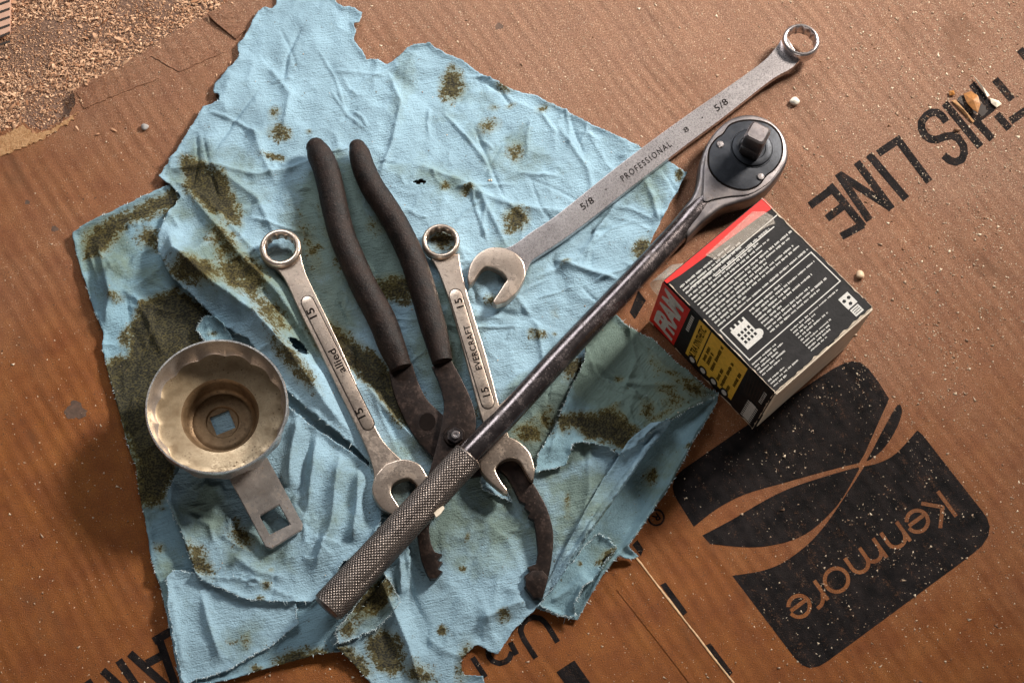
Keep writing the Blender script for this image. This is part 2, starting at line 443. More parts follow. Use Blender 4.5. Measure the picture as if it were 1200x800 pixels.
BRASS = mat_steel('brown cup centre', (0.13, 0.075, 0.035), (0.23, 0.145, 0.075), 0.5, 0.9, (0.05, 0.024, 0.008), 0.6, 0.09)  # well coloured a darker, rougher brown than the cup floor
RIM = mat_steel('worn bright rim', (0.62, 0.58, 0.55), (0.78, 0.75, 0.72), 0.28, 0.5, (0.2, 0.12, 0.06))
LEDGE = mat_steel('oily cup floor', (0.27, 0.185, 0.105), (0.45, 0.34, 0.215), 0.34, 1.0, (0.10, 0.055, 0.02), 0.55, 0.05)
RUBBER = mat_rubber()
CONC = mat_concrete()
STAMP = mat_plain('stamped marking', (0.010, 0.007, 0.006), 0.8, spec=0.03, bump=0.1)
GROOVE = mat_plain('grimy groove', (0.03, 0.018, 0.012), 0.7, bump=0.1)
BLACKCARD = mat_plain('black printed card', (0.014, 0.012, 0.012), 0.55, 0.5, 0.08, spec=0.18)
WHITEINK = mat_plain('white ink', (0.56, 0.53, 0.49), 0.6, 0.2, 0.5, bump=0.1)
REDINK = mat_plain('red ink', (0.62, 0.014, 0.010), 0.45, 0.15, bump=0.2)
GOLDINK = mat_plain('mustard ink', (0.80, 0.46, 0.05), 0.5, 0.15, 0.15, bump=0.3)
TANEDGE = mat_plain('tan cut edge', (0.66, 0.42, 0.23), 0.7, 0.35, 0.12)
CREAM = mat_plain('cream card', (0.80, 0.68, 0.53), 0.55, 0.12, 0.05)
TAPE = mat_tape()
CRUMB = mat_crumbs('crumbs', (0.20, 0.09, 0.045), (0.92, 0.76, 0.56))
SHAVE = mat_crumbs('shavings', (0.28, 0.10, 0.038), (0.95, 0.60, 0.37))
LINT = mat_plain('towel torn edge lint', (0.66, 0.76, 0.78), 0.95)

# ------------------------------------------------------------------ noise and distances in numpy
def vnoise(x, y, seed=0):
    xi = np.floor(x).astype(np.int64); yi = np.floor(y).astype(np.int64); fx = x - xi; fy = y - yi
    fx = fx * fx * (3 - 2 * fx); fy = fy * fy * (3 - 2 * fy)
    def h(a, b):
        n = (a * 374761393 + b * 668265263 + seed * 974634777) & 0xffffffff
        n = ((n ^ (n >> 13)) * 1274126177) & 0xffffffff
        return ((n ^ (n >> 16)) & 0xffff) / 65535.0
    return (h(xi, yi) * (1 - fx) + h(xi + 1, yi) * fx) * (1 - fy) + (h(xi, yi + 1) * (1 - fx) + h(xi + 1, yi + 1) * fx) * fy
def fbm(x, y, seed=0, o=4):
    s = 0; a = 0.5
    for k in range(o): s = s + a * (vnoise(x, y, seed + k) - .5); x, y, a = x * 2.03 + 5.1, y * 2.03 + 1.7, a * .5
    return s
def seg_dist(x, y, pts, closed=False):
    best = np.full(x.shape, 1e9); tt = np.zeros(x.shape)
    n = len(pts); m = n if closed else n - 1
    for i in range(m):
        ax, ay = pts[i]; bx, by = pts[(i + 1) % n]; dx, dy = bx - ax, by - ay
        L = dx * dx + dy * dy + 1e-12
        t = np.clip(((x - ax) * dx + (y - ay) * dy) / L, 0, 1)
        d = (x - ax - t * dx) ** 2 + (y - ay - t * dy) ** 2
        k = d < best; best = np.where(k, d, best); tt = np.where(k, (i + t) / m, tt)
    return np.sqrt(best), tt
def inside(x, y, pts):
    r = np.zeros(x.shape, bool); n = len(pts)
    for i in range(n):
        ax, ay = pts[i]; bx, by = pts[(i + 1) % n]
        if ay == by: continue
        c = ((ay > y) != (by > y)) & (x < (bx - ax) * (y - ay) / (by - ay) + ax)
        r ^= c
    return r
def nearest(x, y, pts):
    best = np.full(x.shape, 1e9); qx = np.zeros(x.shape); qy = np.zeros(x.shape); n = len(pts)
    for i in range(n):
        ax, ay = pts[i]; bx, by = pts[(i + 1) % n]; dx, dy = bx - ax, by - ay
        t = np.clip(((x - ax) * dx + (y - ay) * dy) / (dx * dx + dy * dy + 1e-12), 0, 1)
        X = ax + t * dx; Y = ay + t * dy; d = (x - X) ** 2 + (y - Y) ** 2
        k = d < best; best = np.where(k, d, best); qx = np.where(k, X, qx); qy = np.where(k, Y, qy)
    return qx, qy

# ------------------------------------------------------------------ floor and board
fl = mesh_obj('floor', [(-4000, -3000, -11), (4000, -3000, -11), (4000, 4000, -11), (-4000, 4000, -11)], [(0, 1, 2, 3)], CONC)
fl['kind'] = 'structure'

board = thing('cardboard_sheet', 'large brown corrugated cardboard sheet printed in black, spread under the towels and tools', 'cardboard', (0, 0, -9))
edge = [(300, -60), (284, -12), (270, 0), (243, 17), (230, 25), (200, 40), (177, 55), (150, 72), (133, 83), (110, 93), (97, 100), (88, 107), (87, 123), (80, 137),
        (53, 152), (37, 152), (28, 143), (14, 150), (0, 157), (-60, 186), (-160, 235)]
ev = densify(edge, 4, closed=False)
ev = ev + np.stack([rng.normal(0, .9, len(ev)), rng.normal(0, .9, len(ev))], -1)
bp = [tuple(P(x, y, 0)[:2]) for x, y in ev] + [(-1500, 120), (-1500, -1200), (1500, -1200), (1500, 1300), (-280, 1300)]
def slab(name, pts2, z1, z0, mat, parent):
    n = len(pts2)
    V = [(x, y, z1) for x, y in pts2] + [(x, y, z0) for x, y in pts2]
    Fc = [tuple(range(n)), tuple(range(2 * n - 1, n - 1, -1))] + [(i, i + n, (i + 1) % n + n, (i + 1) % n) for i in range(n)]
    o = mesh_obj(name, V, Fc, mat, parent, smooth=None)
    bm = bmesh.new(); bm.from_mesh(o.data); bmesh.ops.recalc_face_normals(bm, faces=bm.faces); bmesh.ops.triangulate(bm, faces=bm.faces); bm.to_mesh(o.data); bm.free()
    return o
panel = slab('board', bp, 0, -8.5, BOARD, board)
def rag(pts, step=3, amp=.8):
    e = densify(pts, step); return [tuple(p) for p in e + rng.normal(0, amp, e.shape)]
plate('torn_paper_ply', rag([(0, 160), (28, 146), (37, 155), (53, 155), (80, 139), (90, 131), (86, 140), (50, 163), (0, 184), (-30, 196), (-30, 172)], 3, 1.0), 1.2, -1, RAW, board, bev=0)
plate('torn_paper_ply', rag([(90, 108), (133, 86), (177, 58), (230, 28), (262, 62), (210, 84), (176, 66), (172, 70), (186, 92), (120, 118), (98, 127)], 4, .5), .9, -1, BOARD, board, bev=0.4, seg=1)
# little turned-over corner of the torn edge
plate('lifted_paper_edge', [(243, 17), (262, 10), (280, 18), (288, 34), (276, 46), (262, 34), (252, 26)], lambda x, y: 5 + (y - 20) * -.12, lambda x, y: 3.4 + (y - 20) * -.12, BOARD, board, bev=.6)
# cut edge across the board
a0, a1 = (738, 643), (905, 858)
ln = densify([a0, a1], 3, closed=False); ln = ln + rng.normal(0, .12, ln.shape)
up_ = [tuple(p + np.array((.85, -.59)) * (1 + .25 * math.sin(i * .31))) for i, p in enumerate(ln)]; dn = [tuple(p - np.array((.85, -.59)) * (1 + .25 * math.sin(i * .23 + 2))) for i, p in enumerate(ln)]
plate('cut_edge', up_ + dn[::-1], .8, -1, TANEDGE, board, bev=.5, seg=2)
plate('flap_ridge', [(722, 690), (727, 686), (800, 778), (838, 830), (832, 834), (794, 782)], .7, -1, BOARD, board, bev=.6, seg=3)

ZI = 0.22
def strokes(name, L, wdt, par=board):
    fs = []
    for s in L: fs += stroke_faces(s, wdt)
    return decal(name, fs, INK, par, ZI)
# THIS LINE, upside down
strokes('printed_lettering', [[(972, 217), (1012, 266)], [(949, 241), (976, 221)], [(969, 256), (990, 240)], [(986, 277), (1012, 263)],
    [(982, 203), (1019, 258)], [(983, 204), (1045, 244)], [(1004, 190), (1045, 245)], [(1018, 181), (1062, 233)], [(1050, 161), (1089, 213)], [(1029, 180), (1053, 164)],
    [(1109, 143), (1104, 136), (1098, 132), (1091, 132), (1085, 136), (1080, 143), (1080, 151), (1084, 159), (1090, 163), (1097, 164), (1108, 160), (1116, 159), (1123, 162), (1129, 171), (1130, 180), (1127, 187), (1120, 190), (1113, 188), (1106, 182)],
    [(1107, 121), (1149, 172)], [(1122, 118), (1163, 163)], [(1139, 98), (1164, 130)], [(1168, 134), (1183, 151)], [(1166, 93), (1186, 117)], [(1184, 142), (1206, 127)], [(1195, 58), (1230, 100)], [(1141, 143), (1163, 126)]], 9.0)
# lettering by the bottom edge: inverted capitals at the left, and Up with its blocks
strokes('printed_lettering', [[(180, 751), (202, 738)], [(185, 744), (204.5, 800), (212, 824)], [(152, 765), (191, 800), (215, 822)], [(172, 777), (189, 768)],
    [(139, 773), (175, 826)], [(120, 785), (150, 812)], [(102, 797), (120, 824)]], 9.6)
strokes('printed_lettering', [[(653.5, 752), (644, 736.4), (639, 729), (633, 724.2), (625.8, 722.6), (618, 725), (612, 731), (610, 738.8), (614, 749), (628, 770.5)],
    [(598, 752), (605.5, 766.5)], [(600, 763), (597, 771), (592, 775), (585.4, 776.8), (578, 774.5), (573, 769), (572, 762), (576, 754)], [(553.7, 769.7), (569, 793)], [(540, 745), (548, 758)]], 6.5)
for q in ([(773.7, 685), (780, 682), (805.7, 717), (800.5, 721)], [(826, 756), (832.5, 753), (858.7, 787.5), (853.7, 793)], [(741, 638), (747, 632), (754, 643), (751, 651)],
          [(652, 787), (673, 773), (712, 828), (692, 842)], [(790, 640), (800, 640), (800, 640.5), (790, 640.5)]):
    if q[0][0] == 790: continue
    decal('printed_block', [q], INK, board, ZI + .0)
decal('printed_block', [[(738, 366), (748, 340), (757, 352), (744, 374)]], INK, board, ZI)
# registered mark: ring and R
cx, cy = 769, 606
circ = [(cx + 10.2 * math.cos(t), cy + 10.2 * math.sin(t)) for t in np.linspace(0, 2 * math.pi, 28, endpoint=False)]
circ2 = [(cx + 7.9 * math.cos(t), cy + 7.9 * math.sin(t)) for t in np.linspace(0, 2 * math.pi, 28, endpoint=False)]
decal('printed_registered_mark', [circ], INK, board, ZI, minus=[circ2])
lettering('printed_registered_mark', 'R', cx, cy, 215, 8, 9, ZI, INK, board, bold=.02)

# logo block with its ribbon and letters left in board colour
rib1u = [(813, 617), (840, 596), (873, 579), (917, 566), (967, 552), (1007, 542)]
rib1l = [(823, 627), (857, 609), (900, 584), (933, 569), (980, 554), (1006, 547)]
rib2l = [(1007, 549), (987, 584), (967, 607), (943, 626), (913, 637), (877, 641), (832, 637)]
rib2r = [(1013, 546), (993, 577), (970, 611), (947, 637), (917, 659), (890, 669), (858, 674)]
pa = [(1042, 467), (1030, 448), (1018, 432), (1009, 425), (999, 423), (990, 425), (976, 432), (865, 505), (800, 550), (791, 559), (788, 570), (790, 580)] + smooth_line(rib1u, 4).tolist() + [(1013, 532)]
pb = smooth_line(rib1l, 4).tolist() + smooth_line(rib2l, 4).tolist()
pc = smooth_line([(1052, 474), (1057, 484), (1048, 507), (1033, 528), (1016, 540), (1022, 528), (1035, 503)], 3, closed=True).tolist()
pd = [(1075, 504), (1081, 509), (1102, 536), (1150, 597), (1157, 607), (1160, 617), (1158, 628), (1151, 639), (1133, 654), (970, 774), (960, 780), (949, 782), (940, 779), (931, 770)] + smooth_line(rib2r[::-1], 4).tolist() + smooth_line([(1013, 546), (1030, 542), (1050, 531), (1075, 504)], 4).tolist()[1:-1]
o_ = np.array((1110.0, 590.0)); dd = np.array((-0.819, 0.574)); uu = np.array((0.574, 0.819))
def T(t, h): return tuple(o_ + dd * t + uu * h)
def arc(ct, ch, r, a0, a1, n=14): return [T(ct + r * math.cos(math.radians(a)), ch + r * math.sin(math.radians(a))) for a in np.linspace(a0, a1, n)]
hb = -17.0
LW = 4.7
kl = [[T(.6, hb - 1.5), T(-.4, 18)], [T(24.5, -18), T(6.5, 0), T(23, 18.6)]]
def ee(ct, ch): return [arc(ct, ch, 12.6, 5, 330, 22), [T(ct - 10, ch - 1.5), T(ct + 11.5, ch - 1.0)]]
def nn(t0, t1): r_ = (t1 - t0) / 2; return [arc(t0 + r_, -2, r_, 180, 0, 12), [T(t1, -2), T(t1, hb)]]
kl += ee(40.2, -3.6)
kl += [[T(60.6, hb), T(60.2, 11)]] + nn(61, 83)
kl += [[T(94.2, hb), T(94, 11)]] + nn(95, 113.6) + nn(113.6, 134.6)
kl += [arc(157.3, -1.5, 13.8, 0, 360, 26)]
kl += [[T(179, hb + 1), T(179, 12)], [T(180, 2), T(184, 9), T(189, 12.6), T(195, 13)]]
kl += ee(210.8, -1.5)
cut = []
for s in kl: cut += stroke_faces(s, LW)
for nm, pl, mn in (('printed_logo_block', pa, ()), ('printed_logo_block', pb, ()), ('printed_logo_block', pc, ()), ('printed_logo_block', pd, cut)):
    decal(nm, [pl], INK, board, ZI, minus=mn)
# old oil spots on the board
SPOT = mat_plain('dried oil spot', (0.10, 0.055, 0.035), 0.7, 0.4, 0.15)
for (x, y, r) in ((88, 481, 12), (585, 31, 4.5), (64, 268, 4), (32, 237, 3)):
    n = 26; th = np.linspace(0, 2 * math.pi, n, endpoint=False)
    rr = r * (1 + rng.normal(0, .10, n)) * (1 + .15 * np.sin(th * 3 + x))
    decal('oil_spot', [[(x + a * math.cos(t), y + .85 * a * math.sin(t)) for a, t in zip(rr, th)]], SPOT, board, ZI)

# ------------------------------------------------------------------ towels
G = 1.7
gx = np.arange(-560, 300, G); gy = np.arange(-520, 480, G)
GX, GY = np.meshgrid(gx, gy)                   # rows = y
H = np.full(GX.shape, 0.0)
def blur(A, k):
    n = int(k / G) * 2 + 1; ker = np.hanning(n + 2)[1:-1]; ker /= ker.sum()
    A = np.apply_along_axis(lambda r: np.convolve(np.pad(r, n // 2, mode='edge'), ker, 'valid'), 0, A)
    return np.apply_along_axis(lambda r: np.convolve(np.pad(r, n // 2, mode='edge'), ker, 'valid'), 1, A)
PX, PY = Q(GX, GY, np.full(GX.shape, 7.0))
# where tools press the towels down: (line in pixels, half width, height they rest at)
PRESS = [([(367, 165), (386, 210), (394, 250), (407, 290), (424, 330), (446, 370), (462, 408), (470, 430), (490, 480), (515, 515)], 14, 9),
         ([(420, 165), (432, 210), (451, 240), (469, 270), (485, 310), (500, 350), (512, 400), (530, 450), (535, 510)], 14, 9),
         ([(328, 290), (360, 350), (400, 430), (440, 520), (465, 565)], 17, 12),
         ([(516, 282), (540, 350), (560, 430), (580, 500), (600, 545)], 17, 9),
         ([(565, 320), (600, 300), (700, 235), (800, 165), (900, 80)], 22, 9),
         ([(254, 500), (262, 505)], 60, 8), ([(290, 555), (330, 630)], 24, 12),
         ([(595, 555), (620, 585), (637, 630), (630, 690)], 14, 7), ([(500, 600), (500, 640), (510, 672)], 14, 7),
         ([(384, 712), (549, 534), (700, 385), (820, 235)], 16, 16)]
GAIN = 1.45
def ridges(L):
    z = np.zeros(PX.shape)
    for pts, wd, h in L:
        x0 = min(p[0] for p in pts) - wd * 4; x1 = max(p[0] for p in pts) + wd * 4; y0 = min(p[1] for p in pts) - wd * 4; y1 = max(p[1] for p in pts) + wd * 4
        m = (PX > x0) & (PX < x1) & (PY > y0) & (PY < y1)
        if not m.any(): continue
        wob = fbm(PX[m] / 30, PY[m] / 30, 11) * wd * .6
        d, t = seg_dist(PX[m] + wob, PY[m] + wob, pts)
        e = np.clip(np.minimum(t, 1 - t) * 5, 0, 1); e = e * e * (3 - 2 * e)
        z[m] += h * GAIN * e * np.exp(-(d / wd) ** 1.15)
    return z
def creases(n, box, hmax, seed, wmin=2.5, wmax=7, lmin=25, lmax=130, ang=None):
    r = random.Random(seed); L = []
    for _ in range(n):
        x, y = r.uniform(box[0], box[2]), r.uniform(box[1], box[3]); a = r.uniform(0, math.pi) if ang is None else r.gauss(ang, .5); l = r.uniform(lmin, lmax)
        b = a + r.uniform(-.5, .5)
        L.append(([(x, y), (x + l / 2 * math.cos(a), y + l / 2 * math.sin(a)), (x + l / 2 * math.cos(a) + l / 2 * math.cos(b), y + l / 2 * math.sin(a) + l / 2 * math.sin(b))], r.uniform(wmin, wmax), r.choice((1, 1, -1)) * r.uniform(.3, 1) * hmax))
    return L
def blobs(L, soft=9.0):
    s = np.zeros(PX.shape)
    for b in L:
        if isinstance(b[0], (tuple, list)):
            poly, st = b[0], b[1]
            d, _ = seg_dist(PX, PY, poly, True); d = np.where(inside(PX, PY, poly), -d, d)
            v = np.clip(.5 - d / (2 * soft), 0, 1) * st
        else:
            x, y, rx, ry, a = b[:5]; st = b[5] if len(b) > 5 else 1
            a = math.radians(a); u = (PX - x) * math.cos(a) + (PY - y) * math.sin(a); q = -(PX - x) * math.sin(a) + (PY - y) * math.cos(a)
            d = (np.sqrt((u / rx) ** 2 + (q / ry) ** 2) - 1) * min(rx, ry)
            v = np.clip(.5 - d / (2 * min(soft, max(min(rx, ry), 3))), 0, 1) * st
        s = np.maximum(s, v)
    return s
ALL_POLY = []
def cloth(name, poly, zn, mat, parent, base=1.3, relief=None, crum=1.0, seed=1, stain=(), grease=(), holes=(), drape=14, lift=1.5, fray=.7, cap=None, label=None, lint=True):
    global H
    e = densify(poly, 2.5); jit = np.stack([fbm(e[:, 0] / 4, e[:, 1] / 4, seed, 3), fbm(e[:, 0] / 4 + 50, e[:, 1] / 4, seed + 3, 3)], -1) * fray * 7
    jit2 = rng.normal(0, fray * .2, e.shape)
    e = e + jit + jit2
    pw = P(e[:, 0], e[:, 1], zn)[:, :2]
    x0, y0 = pw.min(0) - 6; x1, y1 = pw.max(0) + 6
    i0, i1 = max(0, int((x0 - gx[0]) / G)), min(len(gx), int((x1 - gx[0]) / G) + 2); j0, j1 = max(0, int((y0 - gy[0]) / G)), min(len(gy), int((y1 - gy[0]) / G) + 2)
    X, Y = GX[j0:j1, i0:i1], GY[j0:j1, i0:i1]
    ins = inside(X, Y, pw); qx, qy = nearest(X, Y, pw[::1]); sd = np.hypot(X - qx, Y - qy); sd = np.where(ins, -sd, sd)
    Hb = blur(np.pad(H[j0:j1, i0:i1], 0), drape); Hl = H[j0:j1, i0:i1]
    own = np.zeros(X.shape)
    if relief is not None: own = relief[j0:j1, i0:i1]
    px, py = PX[j0:j1, i0:i1], PY[j0:j1, i0:i1]
    wx, wy = px + 14 * fbm(px / 60, py / 60, seed + 40), py + 14 * fbm(px / 60, py / 60, seed + 41)
    rn = 1 - np.abs(fbm(wx / 46, wy / 46, seed, 3)) * 4
    rn2 = 1 - np.abs(fbm(wx / 17 + 9, wy / 17, seed + 7, 3)) * 4
    cr = (np.clip(rn, -1, 1) * 2.6 + np.clip(rn2, -1, 1) * .5 + fbm(px / 75, py / 75, seed + 2, 2) * 8) * crum
    cr = cr - cr.min() * .5
    z = np.maximum(Hb, Hl) + base + np.maximum(own + cr, -.2)
    z += lift * np.exp(-(sd / 4.5) ** 2) * (.5 + 1.6 * vnoise(px / 15, py / 15, seed + 5))
    for pts, wd, zr in PRESS:
        a0_, b0_ = min(p[0] for p in pts) - wd - 60, max(p[0] for p in pts) + wd + 60; c0_, d0_ = min(p[1] for p in pts) - wd - 60, max(p[1] for p in pts) + wd + 60
        if px.max() < a0_ or px.min() > b0_ or py.max() < c0_ or py.min() > d0_: continue
        d, _ = seg_dist(px, py, pts); lim = zr + np.maximum(0, d - wd) * .75
        z = np.where(lim < 60, -np.logaddexp(-z * 1.2, -lim * 1.2) / 1.2, z)
    z = np.maximum(z, Hl + .9)
    keep = ins.copy()
    hm = np.zeros(X.shape, bool)
    for hp in holes:
        hw = P(*np.array(rag(hp, 2, .5)).T, zn)[:, :2]; hm |= inside(X, Y, hw)
    quad_any = ins[:-1, :-1].astype(int) + ins[1:, :-1] + ins[:-1, 1:] + ins[1:, 1:]
    qk = (quad_any >= 1) & ~(hm[:-1, :-1] | hm[1:, 1:])
    XX = np.where(ins, X, qx); YY = np.where(ins, Y, qy)
    idx = np.arange(X.size).reshape(X.shape)
    f = np.stack([idx[:-1, :-1][qk], idx[:-1, 1:][qk], idx[1:, 1:][qk], idx[1:, :-1][qk]], -1)
    u, inv = np.unique(f, return_inverse=True); f = inv.reshape(f.shape)
    V = np.stack([XX.ravel()[u], YY.ravel()[u], z.ravel()[u]], -1)
    sv = blobs(stain) if len(stain) else np.zeros(PX.shape); gv = blobs(grease, 16) if len(grease) else np.zeros(PX.shape)
    o = mesh_obj(name, V, f, mat, parent, smooth=180, attrs={'stain': sv[j0:j1, i0:i1].ravel()[u], 'grease': gv[j0:j1, i0:i1].ravel()[u]})
    md = o.modifiers.new('thickness', 'SOLIDIFY'); md.thickness = 0.9 * S; md.offset = -1
    if label: o['label'] = label
    Hn = H.copy(); sub = Hn[j0:j1, i0:i1]; sub[ins] = z[ins]; H = Hn
    ALL_POLY.append(pw)
    # torn edge fibres
    if lint:
        k = np.where(ins[j0 * 0:, :] & (sd > -2.2))
        if len(k[0]):
            sel = rng.choice(len(k[0]), min(len(k[0]), 190), replace=False)
            vs, fs = [], []
            for s_ in sel:
                a, b = k[0][s_], k[1][s_]; x, y, zz = X[a, b], Y[a, b], z[a, b]
                dxn, dyn = qx[a, b] - x, qy[a, b] - y; nn = math.hypot(dxn, dyn) + 1e-6; ang = math.atan2(dyn, dxn) + rng.normal(0, .8); l = rng.lognormal(.45, .55); wd = rng.uniform(.25, .6)
                c, s = math.cos(ang), math.sin(ang); up = rng.uniform(0, 1.2)
                b0 = len(vs)
                vs += [(qx[a, b] - s * wd - c, qy[a, b] + c * wd - s, zz + .1), (qx[a, b] + s * wd - c, qy[a, b] - c * wd - s, zz + .1), (qx[a, b] + c * l, qy[a, b] + s * l, zz + up), (qx[a, b] - c, qy[a, b] - s, zz + .7)]
                fs += [(b0, b0 + 1, b0 + 2), (b0, b0 + 2, b0 + 3), (b0 + 1, b0 + 3, b0 + 2)]
            lo = mesh_obj('frayed_fibres', vs, fs, LINT, o, smooth=None); lo['kind'] = 'stuff'
    return o

tB = thing('shop_towel', 'oil-soaked blue paper shop towel lying lowest, under the round filter wrench', 'shop towel', P(170, 520, 0), 'blue shop towels in the heap')
tA = thing('shop_towel', 'large torn blue shop towel with olive stains, spread under the pliers and the combination wrenches', 'shop towel', P(480, 300, 3), 'blue shop towels in the heap')
tC = thing('shop_towel', 'narrow folded blue shop towel at the end of the heap beside the black logo print', 'shop towel', P(740, 610, 0), 'blue shop towels in the heap')

polyL = [(100, 264), (150, 240), (187, 222), (205, 212), (240, 230), (330, 330), (440, 470), (480, 560), (480, 690), (410, 762), (373, 767), (320, 781), (267, 797), (213, 806), (206, 775), (200, 741), (190, 694), (177, 654), (172, 614), (163, 577), (160, 547), (153, 532), (143, 494), (127, 437), (120, 410), (122, 392), (110, 364), (98, 325), (90, 300), (85, 274)]
cloth('towel_sheet', polyL, 4, TOWEL2, tB, base=1.5, crum=.7, seed=3, lift=2.2, fray=.35,
      relief=ridges([([(122, 392), (130, 350), (128, 320), (150, 300)], 9, 9), ([(112, 275), (125, 330), (135, 360)], 7, 6), ([(135, 350), (180, 320), (215, 290)], 5, 3), ([(125, 440), (160, 520), (180, 640), (200, 700)], 10, 3)] + creases(40, (95, 240, 260, 600), 2.4, 5, 1.4, 4, 15, 90)),
      stain=[([(98, 272), (150, 246), (205, 218), (212, 240), (150, 262), (118, 300), (100, 300)], 1.0), (178, 280, 15, 11, 20, .95), ([(150, 385), (170, 350), (205, 338), (248, 365), (240, 400), (215, 420), (195, 450), (205, 540), (190, 592), (163, 590), (160, 540), (128, 470), (122, 425), (150, 415)], 1.1),
             (136, 350, 8, 5, 0, .7), (147, 396, 7, 10, 0, .75), (187, 640, 6, 6, 0, .7), (355, 772, 32, 12, -8, .95), (300, 784, 12, 5, 0, .6)],
      grease=[(150, 560, 40, 60, 0, .8), (120, 290, 40, 40, 0, .6), (190, 680, 30, 50, 0, .5), (160, 330, 50, 30, 0, .45)])
polyC = [(196, 680), (204, 668), (225, 672), (300, 680), (347, 700), (347, 721), (350, 731), (317, 757), (267, 786), (233, 796), (216, 801), (206, 760), (199, 720)]
cloth('folded_corner', polyC, 6, TOWEL, tB, base=1.6, crum=.6, seed=9, lift=1.8, relief=ridges([([(235, 690), (245, 730), (262, 780)], 5, 4), ([(200, 690), (208, 740), (218, 790)], 6, 4)]),
      stain=[(290, 750, 5, 8, 0, .5), (272, 752, 6, 4, 0, .5)], grease=[(290, 750, 22, 20, 0, .55)])

polyG = [(842, 460), (840, 472), (823, 501), (810, 521), (795, 551), (780, 578), (759, 608), (735, 642), (748, 652), (740, 656), (724, 653), (705, 677), (690, 701), (677, 726), (655, 722), (628, 712), (650, 680), (700, 600), (760, 520), (800, 470)]
cloth('towel_sheet', polyG, 4, TOWEL3, tC, base=1.6, crum=.5, seed=14, lift=2.8, fray=.35,
      relief=ridges([([(838, 466), (812, 512), (778, 575), (735, 638), (706, 672), (680, 715)], 6, 9), ([(796, 503), (780, 539), (753, 590), (732, 629)], 4, -4), ([(640, 708), (668, 690), (690, 668)], 6, 5)]),
      stain=[(763, 557, 7, 9, 20, .75), (806, 526, 4, 4, 0, .7), (702, 654, 10, 14, 40, .62), (640, 700, 6, 6, 0, .5)], grease=[(775, 560, 30, 40, 40, .5), (705, 650, 24, 26, 0, .6)])
polyG2 = [(632, 709), (652, 682), (684, 640), (700, 626), (712, 630), (722, 642), (712, 655), (696, 678), (681, 692), (673, 707), (674, 724), (650, 720)]
cloth('folded_corner', polyG2, 9, TOWEL3, tC, base=2.2, crum=.35, seed=17, lift=2.5, relief=ridges([([(694, 676), (680, 690), (672, 706), (673, 720)], 5, 6)]),
      stain=[(712, 652, 12, 6, -40, .9), (679, 660, 3, 3, 0, .7)], grease=[(702, 645, 18, 14, 0, .8)], holes=[[(703, 664), (708, 654), (716, 648), (713, 656), (706, 662)]])

# large towel
polyA = [(322, -14), (324, 4), (318, 9), (310, 7), (302, 12), (295, 26), (287, 43), (278, 52), (280, 67), (268, 80), (252, 98), (250, 107), (257, 112), (257, 120), (247, 123), (238, 125), (230, 140), (213, 167), (193, 197), (186, 207),
         (200, 217), (212, 232), (200, 246), (191, 262), (187, 280), (187, 300), (200, 327), (233, 356), (263, 384), (293, 402), (333, 457), (367, 487), (400, 512), (432, 540), (442, 575), (445, 610), (430, 640), (452, 680), (418, 720), (400, 738), (386, 752), (400, 764), (418, 782), (440, 806), (470, 830), (560, 830), (568, 800),
         (566, 792), (543, 789), (540, 774), (547, 764), (560, 754), (573, 762), (583, 767), (590, 757), (600, 741), (613, 727), (630, 711), (654, 680), (684, 635), (730, 572), (762, 527), (784, 498), (770, 470), (700, 440), (690, 415), (712, 380), (745, 340), (764, 280), (780, 248), (796, 220), (804, 203),
         (783, 190), (750, 173), (720, 160), (693, 147), (660, 128), (627, 112), (597, 103), (567, 87), (543, 70), (523, 63), (503, 52), (490, 53), (477, 57), (465, 67), (453, 75), (443, 68), (430, 68), (425, 60), (415, 45), (417, 35), (413, 27), (422, 25), (425, 15), (420, 12), (410, 7), (402, 8), (392, 0), (389, -14)]
ra = ridges([([(196, 262), (205, 300), (245, 335), (300, 375), (350, 430), (395, 480), (440, 525)], 14, 19),
             ([(205, 205), (240, 250), (280, 300), (330, 350), (380, 420), (430, 490)], 8, 7),
             ([(300, 330), (345, 385), (385, 440), (425, 500)], 9, -6),
             ([(385, 440), (430, 455), (470, 500), (500, 530)], 6, 6), ([(395, 400), (430, 430), (455, 440)], 5, 4),
             ([(190, 200), (240, 192), (300, 205), (370, 190)], 4, 4), ([(240, 190), (300, 230), (330, 290)], 7, 4),
             ([(452, 78), (470, 120), (462, 160), (440, 220)], 4, 3.2), ([(300, 60), (340, 110), (330, 160)], 5, 3),
             ([(520, 210), (600, 240), (680, 250)], 5, 3), ([(480, 190), (560, 220), (600, 300)], 4, 3),
             ([(620, 330), (680, 300), (730, 230)], 4, 3), ([(600, 340), (630, 380), (640, 440)], 4, 3), ([(640, 300), (700, 320), (730, 330)], 3, 3),
             ([(745, 190), (765, 230), (772, 260)], 3.5, 3.5), ([(650, 140), (690, 200), (700, 250)], 3.5, 2.5),
             ([(430, 650), (455, 700), (480, 760), (495, 810)], 7, 9), ([(470, 640), (482, 700), (505, 770)], 6, -5), ([(455, 620), (470, 660), (470, 700)], 6, 8), ([(560, 730), (590, 715), (620, 700)], 9, 6),
             ([(690, 530), (690, 580), (670, 640)], 8, 5), ([(720, 530), (715, 570), (700, 600)], 5, -3),
             ([(762, 527), (725, 580), (684, 637), (650, 684)], 6, 5)] + creases(170, (200, 10, 790, 480), 2.6, 21, .9, 2.4, 12, 110) + creases(34, (200, 10, 790, 480), 4.5, 22, 6, 14, 60, 200) + creases(30, (440, 560, 740, 760), 1.8, 23))
